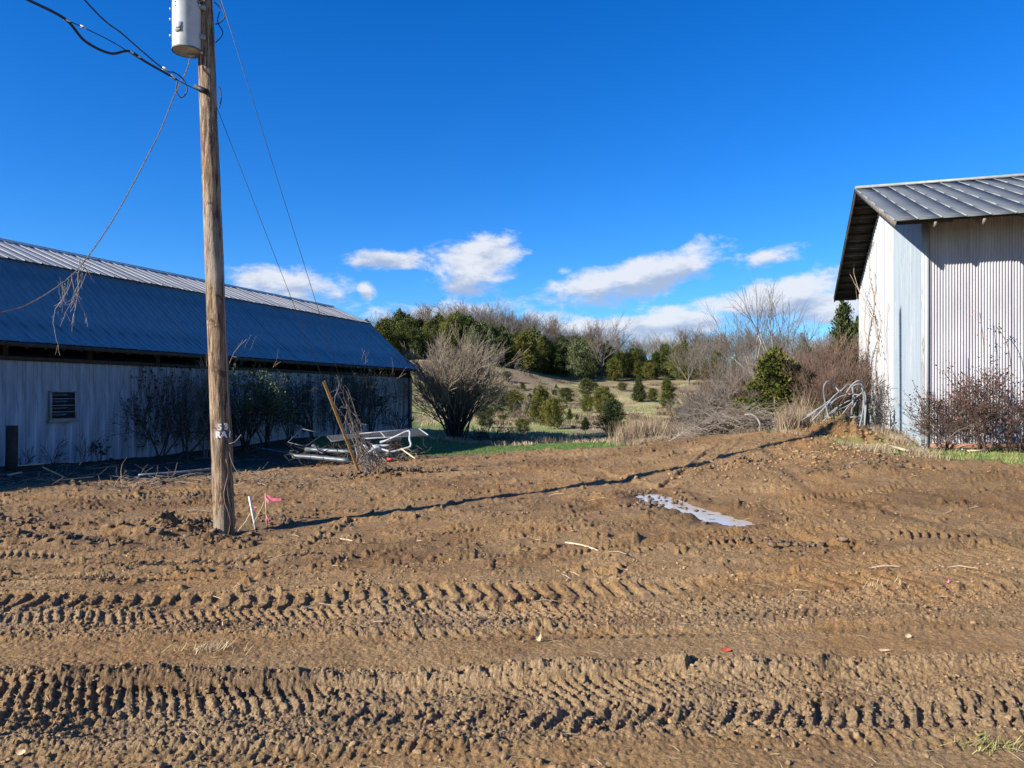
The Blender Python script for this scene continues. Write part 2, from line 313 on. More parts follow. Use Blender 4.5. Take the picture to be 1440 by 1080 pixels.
far = [(-12, 50, -.3), (2, 50, -1.2), (10, 50, -.6), (4.8, 65, -.83), (0, 65, -.7), (-6, 62, -.4), (14, 65, -.7), (7, 95, -.37), (-2, 95, .2), (18, 95, -.1), (8.9, 120, 1.2), (20, 120, 1.0), (-3, 118, 2.6), (11, 150, 3.8), (0, 142, 6.2),
       (25, 150, 3.8), (-6, 150, 7.6), (12, 170, 5.4), (36, 170, 4.9), (-2.8, 165, 8.4), (60, 150, 4.5), (70, 90, 1), (50, 60, .5), (-25, 60, 0), (-40, 100, 3), (-30, 150, 8), (-40, 190, 11), (0, 200, 10), (-20, 190, 11.5),
       (30, 220, 7.5), (70, 220, 8), (30, 270, 9.5), (-30, 280, 13), (100, 280, 11), (-90, 120, 4), (-90, 250, 11), (120, 120, 4), (120, 50, 1), (-90, 50, 0)]
_nf = tps(near, 10.); _ff = tps(far, 60.)
def G(x, y):
    x = np.asarray(x, float); y = np.asarray(y, float)
    xn = np.clip(x, -24, 24); yn = np.clip(y, -8, 52); a = _nf(xn, yn)
    xf = np.clip(x, -120, 150); yf = np.clip(y, 45, 290); b = _ff(xf, yf)
    t = sstep(36, 52, y); return a*(1-t)+b*t
def g1(x, y): return float(G(np.array([x]), np.array([y]))[0])
def hit(px, py, zmin=3., zmax=260.):
    Z = np.linspace(zmin, zmax, 6000); x = (px-720)/1080*Z; z = EYE-(py-553)/1080*Z
    b = z-G(x, Z); k = np.argmax(b < 0)
    if b[k] >= 0: k = len(Z)-1
    return float(x[k]), float(Z[k])
def on(px, Z, dz=0): x = (px-720)/1080*Z; return Vector((x, Z, g1(x, Z)+dz))

edge_x = [-60, -12, -8, -5, -3.4, 0, 3.06, 4.9, 6.6, 7.0, 7.4, 9, 14, 60]
edge_y = [60, 44, 31, 28.8, 27.8, 25.2, 22, 22.2, 20.8, 15.6, 14.6, 13.3, 12.2, 10]
def dirtmask(x, y):
    e = np.interp(x, edge_x, edge_y)+fbm(x*.9, y*.9, 3, 40)*.5+fbm(x*4, y*4, 2, 44)*.12
    m = sstep(.35, -.35, y-e)
    d = np.hypot((x-7.9)/1.3, (y-18.6)/2.0)+fbm(x*1.5, y*1.5, 2, 47)*.3
    return np.maximum(m, sstep(1.15, .8, d))

def lugs(s, sp, sharp=.5):
    ph = (s/sp) % 1.0; return sstep(0, .14, ph)*sstep(sharp+.18, sharp, ph)
# tracks: a list of (points, half width, sink, lug spacing, lug depth, churn, berm, lug slant)
TR = [([(-12, 6.85), (-4, 6.95), (0, 7.05), (4, 7.1), (12, 7.35)], .36, .034, .176, .036, .30, .026, .12),
      ([(-12, 6.1), (-4, 6.22), (0, 6.28), (4, 6.35), (12, 6.6)], .33, .028, .084, .019, .8, .022, .28),
      ([(-12, 5.72), (-3, 5.78), (0, 5.74), (4, 5.80), (12, 6.0)], .10, .008, .10, .012, .1, 0, .3),
      ([(-12, 4.25), (-4, 4.33), (0, 4.38), (4, 4.42), (12, 4.7)], .40, .044, .080, .022, .75, .032, .25),
      ([(-12, 7.35), (-5, 7.0), (0, 6.72), (5, 6.75), (12, 7.2)], .24, .018, .128, .020, .3, .012, -.25),
      ([(-12, 4.75), (-4, 4.42), (0, 4.12), (4, 4.2), (12, 4.9)], .28, .020, .118, .018, .3, .015, -.2),
      ([(-12, 3.75), (-4, 3.82), (0, 3.86), (4, 3.8), (12, 3.7)], .16, .010, .07, .010, .1, .0, .1),
      ([(-12, 7.9), (-3.0, 8.3), (-.5, 8.75), (2.2, 9.3), (4, 10.2)], .17, .025, .085, .026, .15, .02, -.2),
      ([(.8, 8.7), (2.0, 9.15), (3.2, 9.3), (4.6, 9.2), (9, 8.6)], .30, .03, .105, .042, .25, .03, .15),
      ([(1.9, 15.5), (2.35, 13.8), (2.62, 11.8), (2.95, 10.4), (3.1, 9.9)], .27, .05, .12, .012, .3, .015, .0),
      ([(-11.5, 11.9), (-9, 12.8), (-6, 14.5), (-2, 16.6), (3, 18.8)], .19, .035, .11, .03, .2, .025, .2),
      ([(-12, 13.3), (-9, 14.1), (-6, 15.6), (-2, 18.0), (3, 20.3)], .19, .04, .11, .03, .2, .03, .2),
      ([(-9, 16.8), (-5, 19.0), (0, 22.0), (3, 23)], .22, .05, .13, .03, .3, .04, .2),
      ([(-9, 10.6), (-5, 12.9), (-1, 14.4), (3, 16.6), (6, 19)], .20, .03, .12, .03, .2, .03, .2),
      ([(-12, 9.4), (-6, 9.6), (-1, 10.6), (2, 12.6), (4.5, 17)], .20, .04, .10, .028, .2, .03, .2),
      ([(-10, 8.6), (-4, 9.2), (0, 10.0), (3, 11.0), (8, 12.2)], .18, .03, .10, .028, .2, .03, -.2),
      ([(3.2, 7.9), (5.5, 8.2), (8.5, 8.9), (12, 9.5)], .25, .03, .11, .03, .4, .03, .1)]
def displace(x, y):
    near_f = sstep(34, 14, y)
    rough = sstep(-.35, .5, fbm(x*.55, y*.75, 3, 60))            # patchy: scraped smooth or crumbly
    calm = sstep(.18, .05, np.abs(y-5.45)/3.0)*sstep(.45, .3, np.abs(y-5.35))*.85
    calm = np.maximum(calm, sstep(3.95, 3.7, y)*.55)
    rough = np.maximum(rough, sstep(7.3, 8.8, y)*(.45+.4*sstep(-.2, .4, fbm(x*.9, y*1.1, 3, 58))))*(1-calm)
    d = (fbm(x*.45, y*.6, 3, 61)*.045+fbm(x*1.3, y*2.2, 3, 57)*.022*sstep(7.2, 9, y))*(1-calm*.8)
    trk = np.zeros_like(x); churn = np.zeros_like(x)
    for (pts, hw, sink, sp, ld, ch, berm, slant) in TR:
        p = np.array([tuple(q)[:2] for q in smooth_path([(a, b, 0) for a, b in pts], 5)])
        lo = p[:, 1].min()-1.2; hi = p[:, 1].max()+1.2; sel = (y > lo) & (y < hi) & (x > p[:, 0].min()-1) & (x < p[:, 0].max()+1)
        xs = x[sel]; ys = y[sel]; best = np.full(xs.shape, 9.); lat = np.zeros_like(xs); along = np.zeros_like(xs); acc = 0
        for i in range(len(p)-1):
            a = p[i]; b = p[i+1]; L = math.hypot(*(b-a)); t = (b-a)/L
            u = np.clip((xs-a[0])*t[0]+(ys-a[1])*t[1], 0, L); dx = xs-a[0]-u*t[0]; dy = ys-a[1]-u*t[1]; dd = np.hypot(dx, dy)
            k = dd < best; best = np.where(k, dd, best); lat = np.where(k, -dx*t[1]+dy*t[0], lat); along = np.where(k, acc+u, along); acc += L
        wv = fbm(along*.7, lat*0+hw*7, 2, 70)*.12*hw
        v = (lat+wv)/hw
        inside = sstep(1.12, .88, np.abs(v))
        pres = .12+.88*sstep(-.30, .22, fbm(along*.45+hw*31, v*.4, 2, 71))   # the print fades in and out
        side = np.where(v > 0, 1., -1.)
        lg = lugs(along+slant*np.abs(v)*hw*2+side*sp*.25*(slant > .15)+fbm(xs*5, ys*5, 2, 72)*.018, sp)
        dz = -sink*inside*(.7+.3*pres)+ld*inside*lg*pres*(1-.4*ch*sstep(-.2, .5, fbm(xs*2.2, ys*2.2, 2, 75)))
        bm = np.exp(-((np.abs(v)-1.22)/.2)**2)*berm*(.5+.8*np.abs(fbm(along*2.5, side*3.1+v, 3, 73)))
        d[sel] += dz+bm
        trk[sel] = np.maximum(trk[sel], inside); churn[sel] = np.maximum(churn[sel], np.maximum(inside, np.exp(-((np.abs(v)-1.2)/.35)**2))*ch)
    # lip of squeezed-up mud above the front rut
    lip = np.exp(-((y-(4.90+.02*x+fbm(x*1.2, y*0, 2, 80)*.06))/.085)**2)*sstep(4.0, 0, x-1)
    d += lip*.035*(.4+np.abs(fbm(x*4, y*6, 3, 81))*1.2)*sstep(-12, -3, -np.abs(x))
    chn = np.clip(churn+lip*.9+rough*.38*(1-trk*.6), 0, 1.1)
    # crumbs: lumps of several sizes, warped so that they are angular
    wx = x+fbm(x*22, y*22, 2, 130)*.012; wy = y+fbm(x*22, y*22, 2, 133)*.012
    w1 = worley(wx*7.5, wy*7.5, 1); w2 = worley(wx*17, wy*17, 2); w3 = worley(wx*37, wy*37, 3)
    b3 = fbm(x*34, y*34, 3, 64); nf = sstep(13, 6, y)
    pch = sstep(-.25, .35, fbm(x*2.1, y*2.1, 3, 69))
    w4 = worley(wx*70, wy*70, 4)
    d += chn*(w1*w1*.018*pch+w2*.015*(.4+.6*pch)+w3*.017*nf+w4*.010*sstep(9, 4.5, y)+b3*.008*nf)
    d += (1-np.clip(chn, 0, 1))*(fbm(x*9, y*9, 3, 65)*.005+w2*.007*pch+w3*w3*.007*nf+b3*.003*nf)
    d += sstep(7.4, 9, y)*(w2*.016+w1*w1*.016)*pch
    clump = sstep(.30, .55, fbm(x*1.7, y*1.7, 2, 66))*sstep(.05, .4, fbm(x*7, y*7, 2, 67)); d += clump*(.02+.05*worley(x*6, y*6, 9))*(1-calm)*(1-trk)
    # mounds: pole base, guy anchors, bank by the grey barn
    for (mx, my, sx, sy, h) in [(-5.35, 11.7, .65, .45, .20), (-4.6, 11.35, .8, .5, .08), (-6.4, 10.7, 1.1, .3, .10), (-3.3, 18.1, .7, .4, .14), (-2.4, 18.4, .8, .35, .08), (7.75, 18.1, .8, 1.1, .34), (6.6, 16.3, 1.5, .9, .12), (-10.8, 11.9, .6, .4, .07), (4.5, 15.2, .35, .3, .10), (6.0, 13.2, .9, .5, .08)]:
        d += h*np.exp(-((x-mx)/sx)**2-((y-my)/sy)**2)*(1+fbm(x*3.1, y*3.1, 3, 68)*.6)
    return d, trk, np.clip(chn, 0, 1)

PUD = [(2.36, 13.1), (2.46, 12.4), (2.64, 11.6), (2.86, 10.8), (2.98, 10.45)]
LBX0 = (.308, .951)
def make_ground():
    ys = [-40, -20, -8, -3, 0, 1.2]; y = 1.2
    while y < 32:
        y += max(.0105, .0021*y**1.32); ys.append(y)
    while y < 2500:
        y += .05*(y/10)**2.0 if y < 120 else .035*y*(y/120)**.8; ys.append(y)
    ys = np.array(ys)
    core = np.linspace(-.70, .70, 1240); side = .70+np.cumsum(np.geomspace(.003, 6, 42)); us = np.concatenate([-side[::-1], core, side])
    Y, U = np.meshgrid(ys, us, indexing='ij'); X = U*(np.clip(Y, 1.2, 600)+1.0)
    Z = G(X.ravel(), Y.ravel()).reshape(X.shape)
    dm = dirtmask(X, Y); k = Y < 40
    d, trk, ch = displace(X[k], Y[k]); fade = sstep(40, 30, Y[k])
    Zk = d*dm[k]*fade + (1-dm[k])*fbm(X[k]*1.5, Y[k]*1.5, 3, 90)*.04
    Z[k] += Zk
    f2 = ~k; Z[f2] += fbm(X[f2]*.12, Y[f2]*.12, 3, 91)*.25*sstep(45, 80, Y[f2])
    CH = np.zeros_like(X); CH[k] = ch; TK = np.zeros_like(X); TK[k] = trk
    # puddle trough
    pp = np.array(PUD)
    dist = np.full(X.shape, 9.)
    kk = (Y > 9) & (Y < 15) & (X > 1) & (X < 4.5)
    for i in range(len(pp)-1):
        a = pp[i]; b = pp[i+1]; L2 = ((b-a)**2).sum(); t = np.clip(((X[kk]-a[0])*(b[0]-a[0])+(Y[kk]-a[1])*(b[1]-a[1]))/L2, 0, 1)
        dist[kk] = np.minimum(dist[kk], np.hypot(X[kk]-a[0]-t*(b[0]-a[0]), Y[kk]-a[1]-t*(b[1]-a[1])))
    WET = sstep(.95, .45, dist); WET = np.maximum(WET, sstep(.25, .05, np.abs(Y-4.75))*sstep(1.2, .6, np.abs(X+2.1))*.8)
    WET = np.maximum(WET, TK*.35*np.clip(fbm(X*.8, Y*2, 3, 89)+.4, 0, 1)); WET = np.maximum(WET, sstep(7.2, 9.2, Y)*np.clip(.50+fbm(X*.35, Y*.5, 3, 92)*.45, 0, .85))
    dist = dist+fbm(X*2.2, Y*2.2, 3, 98)*.12
    bank = .258+fbm(X*5, Y*5, 3, 99)*.018+worley(X*14, Y*14, 6)*.03
    kb = sstep(1.15, .6, dist); Z[kk] = Z[kk]*(1-kb[kk])+np.maximum(Z[kk], bank[kk])*kb[kk]
    tr = sstep(.52, .22, dist)
    Z[kk] = Z[kk]*(1-tr[kk])+(.235-.020+fbm(X[kk]*4, Y[kk]*4, 3, 93)*.032)*tr[kk]
    n, m = X.shape; idx = np.arange(n*m).reshape(n, m)
    F = np.stack([idx[:-1, :-1], idx[:-1, 1:], idx[1:, 1:], idx[1:, :-1]], -1).reshape(-1, 4)
    V = np.stack([X, Y, Z], -1).reshape(-1, 3)
    pl = -(X*LBX0[1]-Y*LBX0[0])*1.0; barn_shade = sstep(14.9, 15.8, pl+fbm(X*1.1, Y*1.1, 3, 97)*.7)*sstep(70, 50, Y)  # barn's shade painted into the ground as darker leaf-litter soil
    green = np.clip(sstep(74, 44, Y)+fbm(X*.3, Y*.3, 3, 95)*.3, 0, 1)*(1-sstep(3, 9, X)*.4)
    me = mesh_np('ground', V, [F], {'dirt': ('POINT', dm.ravel()), 'churn': ('POINT', CH.ravel()), 'wet': ('POINT', WET.ravel()), 'green': ('POINT', green.ravel()), 'litter_shade': ('POINT', barn_shade.ravel()), 'olive': ('POINT', np.clip(sstep(150, 70, Y)+fbm(X*.06, Y*.04, 3, 96)*.35, 0, 1).ravel())}, True)
    o = link('ground', me, ground_mat()); tag(o, kind='structure')
def puddle_z(y): return .235+0*y
def ground_mat():
    m = bpy.data.materials.new('churned_clay_and_turf'); m.use_nodes = True; nt = m.node_tree; N = nt.nodes; L = nt.links; b = N['Principled BSDF']
    def at(n):
        a = N.new('ShaderNodeAttribute'); a.attribute_name = n; return a.outputs['Fac']
    tc = N.new('ShaderNodeTexCoord')
    def noise(sc, det=5, ro=.6, st=(1, 1, 1)):
        mp = N.new('ShaderNodeMapping'); mp.inputs['Scale'].default_value = st; L.new(tc.outputs['Object'], mp.inputs[0])
        n = N.new('ShaderNodeTexNoise'); n.inputs['Scale'].default_value = sc; n.inputs['Detail'].default_value = det; n.inputs['Roughness'].default_value = ro; L.new(mp.outputs[0], n.inputs['Vector']); return n.outputs['Fac']
    def ramp(f, stops):
        r = N.new('ShaderNodeValToRGB'); e = r.color_ramp.elements
        while len(e) < len(stops): e.new(.5)
        for i, (p, c) in enumerate(stops): e[i].position = p; e[i].color = (*c, 1)
        L.new(f, r.inputs[0]); return r.outputs[0]
    def mix(f, a, c, mode='MIX'):
        x = N.new('ShaderNodeMix'); x.data_type = 'RGBA'; x.blend_type = mode
        if isinstance(f, float): x.inputs[0].default_value = f
        else: L.new(f, x.inputs[0])
        for i, v in ((6, a), (7, c)):
            if isinstance(v, tuple): x.inputs[i].default_value = (*v, 1)
            else: L.new(v, x.inputs[i])
        return x.outputs[2]
    def rng(f, a, c, lo=0, hi=1):
        r = N.new('ShaderNodeMapRange'); r.interpolation_type = 'SMOOTHSTEP'; L.new(f, r.inputs[0])
        for i, v in enumerate((a, c, lo, hi)): r.inputs[i+1].default_value = v
        return r.outputs[0]
    big = noise(.45, 5); fine = noise(38, 9, .78); mid = noise(3.2, 6, .62)
    soil = ramp(fine, [(.28, (.10, .062, .030)), (.46, (.24, .158, .076)), (.60, (.35, .238, .12)), (.76, (.54, .38, .21))])
    soil2 = ramp(fine, [(.30, (.13, .088, .048)), (.50, (.29, .20, .108)), (.66, (.42, .30, .17)), (.8, (.62, .48, .30))])
    soil = mix(rng(mid, .42, .62), soil, soil2)
    soil = mix(rng(at('churn'), .35, 1.0, 0, .75), soil, ramp(fine, [(.30, (.105, .075, .048)), (.48, (.27, .20, .125)), (.62, (.45, .345, .22)), (.78, (.70, .56, .39))]))
    red = mix(1.0, soil, (1.0, .91, .80), 'MULTIPLY'); soil = mix(rng(big, .45, .62), soil, red)
    wetc = mix(1.0, soil, (.48, .44, .40), 'MULTIPLY'); w = rng(noise(1.1, 6, .65), .52, .66)
    w2 = N.new('ShaderNodeMath'); w2.operation = 'MAXIMUM'; L.new(at('wet'), w2.inputs[0])
    w3 = N.new('ShaderNodeMath'); w3.operation = 'MULTIPLY'; w3.inputs[1].default_value = .55; L.new(w, w3.inputs[0]); L.new(w3.outputs[0], w2.inputs[1])
    soil = mix(w2.outputs[0], soil, wetc)
    barn_shade = ramp(fine, [(.3, (.018, .014, .010)), (.55, (.05, .038, .026)), (.75, (.11, .085, .055))]); soil = mix(at('litter_shade'), soil, barn_shade)  # near-black litter tone that carries the painted barn shade
    gn = noise(26, 6, .7); gb = noise(.25, 5)
    green = ramp(gn, [(.3, (.045, .085, .018)), (.5, (.085, .145, .032)), (.72, (.19, .22, .07))])
    tan = ramp(gn, [(.3, (.18, .16, .06)), (.5, (.35, .315, .12)), (.7, (.52, .46, .21))])
    br = ramp(gn, [(.3, (.11, .065, .038)), (.6, (.25, .165, .10))])
    tan = mix(rng(noise(.09, 7, .75), .42, .54, 0, .9), tan, br)
    og = ramp(gn, [(.3, (.13, .15, .035)), (.55, (.26, .28, .075)), (.75, (.40, .38, .14))])
    mo = N.new('ShaderNodeMath'); mo.operation = 'MULTIPLY'; L.new(rng(noise(.055, 5, .6, (1, .6, 1)), .40, .54), mo.inputs[0]); L.new(at('olive'), mo.inputs[1]); tan = mix(mo.outputs[0], tan, og)
    gr = N.new('ShaderNodeMath'); gr.operation = 'ADD'; L.new(at('green'), gr.inputs[0])
    g2 = N.new('ShaderNodeMath'); g2.operation = 'MULTIPLY_ADD'; L.new(gb, g2.inputs[0]); g2.inputs[1].default_value = .8; g2.inputs[2].default_value = -.4; L.new(g2.outputs[0], gr.inputs[1])
    grass = mix(rng(gr.outputs[0], .3, .7), tan, green)
    soil = mix(1.0, soil, (1.05, .965, .84), 'MULTIPLY')
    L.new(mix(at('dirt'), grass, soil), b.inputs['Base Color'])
    rr = N.new('ShaderNodeMapRange'); L.new(w2.outputs[0], rr.inputs[0]); rr.inputs[3].default_value = .95; rr.inputs[4].default_value = .78; L.new(rr.outputs[0], b.inputs['Roughness'])
    b.inputs['Specular IOR Level'].default_value = .3
    bn = noise(45, 8, .72); bp = N.new('ShaderNodeBump'); bp.inputs['Distance'].default_value = .026; L.new(bn, bp.inputs['Height'])
    bn2 = noise(9, 6, .65); bp2 = N.new('ShaderNodeBump'); bp2.inputs['Distance'].default_value = .03; L.new(bn2, bp2.inputs['Height']); L.new(bp.outputs[0], bp2.inputs['Normal'])
    L.new(bp2.outputs[0], b.inputs['Normal'])
    return m
make_ground()

def water(name, path, zf, hw, label, col, rough, seed):
    mb = MB(); pts = smooth_path([(a, b, 0) for a, b in path], 5); L_ = []; R_ = []
    n = len(pts); V = []; Q = []
    for i, p in enumerate(pts):
        t = (pts[min(i+1, n-1)]-pts[max(i-1, 0)]).normalized(); nn = Vector((-t.y, t.x, 0)); f = math.sin(PI*min(max((i+.7)/(n+.4), 0), 1))**.45
        for sgn in (-1, 1):
            w = hw*f; q = p+nn*sgn*w; V.append((q.x, q.y, zf(p.y)))
    for i in range(n-1): Q.append((2*i, 2*i+1, 2*i+3, 2*i+2))
    mb.add(V, Q)
    m = bpy.data.materials.new(name+'_water'); m.use_nodes = True; b = m.node_tree.nodes['Principled BSDF']
    b.inputs['Base Color'].default_value = (*col, 1); b.inputs['Roughness'].default_value = rough; b.inputs['IOR'].default_value = 1.33; b.inputs['Specular IOR Level'].default_value = .9
    nz = m.node_tree.nodes.new('ShaderNodeTexNoise'); nz.inputs['Scale'].default_value = 5; bp = m.node_tree.nodes.new('ShaderNodeBump'); bp.inputs['Distance'].default_value = .0004
    m.node_tree.links.new(nz.outputs['Fac'], bp.inputs['Height']); m.node_tree.links.new(bp.outputs[0], b.inputs['Normal'])
    o = mb.build(name, m); tag(o, label, kind='structure')
water('puddle_water', [(2.28, 13.6)]+PUD[1:4]+[(3.12, 9.95)], lambda y: float(puddle_z(12.)) if 0 else float(puddle_z(y)), .55, 'pale puddle lying in the wheel rut', (.52, .49, .44), .05, 1)

# ------------------------------------------------------------------ left barn (long, white, tin gambrel roof, in shade)
LB_ANG = math.atan2(.951, .308)
LBX = Vector((.308, .951, 0)).normalized(); LBY = Vector((-LBX.y, LBX.x, 0))
def LBw(s, p, z): v = LBX*s+LBY*p; return Vector((v.x, v.y, z))
def ray_to_plane(px, py, pt, nrm):
    d = Vector(((px-720)/1080, 1, -(py-553)/1080)); o = Vector((0, 0, EYE)); t = (pt-o).dot(nrm)/d.dot(nrm); return o+d*t
def on_left_wall(px, py, off=.06): return ray_to_plane(px, py, LBW0-LBY*off, LBY)
LBW0 = LBw(0, 20.3, 0)
ZT = 2.96   # wall top
def left_barn():
    root = empty('long_barn', (0, 0, 0), LB_ANG)
    tag(root, 'long white barn with a dark blue tin roof, standing in its own shade', 'barn')
    s0, s1 = -3., 42.6; w = .62; n = int((s1-s0)/w)
    # wall sheets: shallow ribbed profile
    prof = []
    for k in range(5): a = k*w/4; prof.append((a, 0.0))
    prof = [(0, 0), (.02, -.018), (.05, -.018), (.07, 0), (.30, 0), (.315, -.010), (.335, -.010), (.35, 0), (w-.004, 0)]
    V = []; Q = []
    for (a, d) in prof:
        for z in (-.5, 1.2, ZT): V.append((a, d, z))
    for i in range(len(prof)-1):
        for j in range(2): Q.append((i*3+j, (i+1)*3+j, (i+1)*3+j+1, i*3+j+1))
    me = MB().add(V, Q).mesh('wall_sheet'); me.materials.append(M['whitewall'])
    for i in range(n):
        o = link('wall_sheet', me, None, root, (s0+i*w, 20.3+random.Random(i).uniform(-.006, .006), random.Random(i).uniform(-.02, .02)))
        o.rotation_euler = (random.Random(i+5).uniform(-.004, .004), 0, 0)
    # roof profile with bell-cast eave
    low = [(19.75, 3.46), (20.1, 3.64), (20.5, 3.92), (21.1, 4.40), (22.2, 5.35), (23.3, 6.39)]
    up = [(23.18, 6.36), (24.5, 6.90), (25.9, 7.46)]
    def panel(name, line, m, w_, ribh=.022):
        pr = [(0, 0), (.012, ribh), (.04, ribh), (.052, 0), (w_/2-.02, 0), (w_/2, ribh*.6), (w_/2+.02, 0), (w_, 0)]
        V = []; Q = []
        for (a, h) in pr:
            for (p, z) in line: V.append((a, p, z+h))
        k = len(line)
        for i in range(len(pr)-1):
            for j in range(k-1): Q.append((i*k+j, (i+1)*k+j, (i+1)*k+j+1, i*k+j+1))
        me = MB().add(V, Q).mesh(name); me.materials.append(m); return me
    wr = .61; nr = int((43.0-s0)/wr)+1
    ml = panel('roof_panel', low, M['tin_shaded'], wr); mu = panel('ridge_panel', up, M['tin_sunlit'], wr, .03)
    for i in range(nr):
        s = 43.0-(i+1)*wr; r = random.Random(i)
        link('roof_panel', ml, None, root, (s, 0, r.uniform(-.006, .006))); link('ridge_panel', mu, None, root, (s, r.uniform(-.03, .03), .02+r.uniform(-.01, .012)))
    mb = MB(); mb.add([(s0, 25.9, 7.44), (43, 25.9, 7.44), (43, 28.5, 6.36), (s0, 28.5, 6.36), (43, 32.0, 3.4), (s0, 32.0, 3.4)], [(0, 1, 2, 3), (3, 2, 4, 5)]).build('back_roof', M['tin_shaded'], root)
    mb = MB(); mb.tube([(s0, 25.9, 7.50), (43.02, 25.9, 7.50)], .07, 8).build('ridge_cap', M['galv'], root)
    # rafters poking into the open gap
    rm = MB().bar((0, 19.85, 3.38), (0, 21.4, 4.48), .05, .13).mesh('rafter'); rm.materials.append(M['greywood'])
    for i in range(int(45/.61)):
        link('rafter', rm, None, root, (42.8-i*.61*1.0, 0, -.06))
    MB().box(s0, 42.6, 20.22, 20.36, ZT-.02, ZT+.10).build('top_plate', M['darkwood'], root)
    MB().box(s0, 43.0, 19.74, 19.775, 3.31, 3.43).build('fascia_board', M['darkwood'], root)
    pm = MB().box(-.07, .07, 20.36, 20.50, ZT+.1, 3.62).mesh('post'); pm.materials.append(M['darkwood'])
    for i in range(16): link('post', pm, None, root, (42.4-i*2.9, 0, 0))
    # far gable, near gable, back wall, floor of hay loft (dark inside)
    for (s, nm) in ((42.58, 'gable_wall'), (s0, 'gable_wall')):
        prf = [(20.3, -.5), (20.3, 3.9), (21.1, 4.33), (23.3, 6.30), (25.9, 7.38), (28.5, 6.3), (31.5, 3.8), (31.5, -.5)]
        V = [(s, p, z) for p, z in prf]+[(s+.04, p, z) for p, z in prf]; k = len(prf)
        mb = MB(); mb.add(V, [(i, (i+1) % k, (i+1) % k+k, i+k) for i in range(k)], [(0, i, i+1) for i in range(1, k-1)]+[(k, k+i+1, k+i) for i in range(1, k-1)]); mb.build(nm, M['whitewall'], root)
    MB().box(s0, 42.6, 31.5, 31.6, -.5, 3.8).build('back_wall', M['darkwood'], root)
    MB().box(s0+.1, 42.5, 20.55, 31.4, 2.7, 2.8).build('loft_floor', M['darkwood'], root)
    # corner trim on the far end
    MB().box(42.56, 42.70, 20.24, 20.40, -.5, ZT).build('corner_trim', M['trim'], root)
    MB().box(42.97, 43.06, 19.75, 19.83, 3.35, 3.5).build('rake_end', M['greywood'], root)
    mb = MB()
    for a, b in zip(low[:-1], low[1:]): mb.bar((43.0, a[0], a[1]-.06), (43.0, b[0], b[1]-.06), .04, .14)
    mb.bar((43.0, 23.3, 6.32), (43.0, 25.9, 7.40), .04, .14); mb.build('rake_board', M['greywood'], root)
    # windows
    def window(x0, x1, y0, y1, npane, name='window'):
        a = ray_to_plane(x0, (y0+y1)/2, LBW0, LBY); b = ray_to_plane(x1, (y0+y1)/2, LBW0, LBY); sc = a.y/1080
        sa = a.dot(LBX); sb = b.dot(LBX); zc = EYE-((y0+y1)/2-553)*(a.y+b.y)/2/1080; h = (y1-y0)*(a.y+b.y)/2/1080; zl, zh = zc-h/2, zc+h/2
        f = MB(); t = .045; p0, p1 = 20.20, 20.27
        f.box(sa, sb, p0, p1, zh-t, zh).box(sa, sb, p0, p1, zl, zl+t*1.2).box(sa, sa+t, p0+.002, p1, zl+t*1.2, zh-t).box(sb-t, sb, p0+.002, p1, zl+t*1.2, zh-t)
        w = f.build('window', M['winframe'], root); hh = (zh-zl-2.2*t)/npane
        for k in range(npane):
            z = zl+t*1.2+k*hh
            MB().box(sa+t, sb-t, 20.225, 20.235, z+.02, z+hh-.004).build('pane', M['glass'], w)
            if k: MB().box(sa+t, sb-t, 20.205, 20.24, z-.008, z+.010).build('glazing_bar', M['winframe'], w)
        MB().box(sa-.05, sb+.05, 20.18, 20.27, zl-.05, zl-.003).build('sill', M['winframe'], w)
    window(68, 104.5, 549.5, 591, 4); window(421, 434, 552, 568, 2); window(527, 537, 556, 573, 2)
    return root
left_barn()

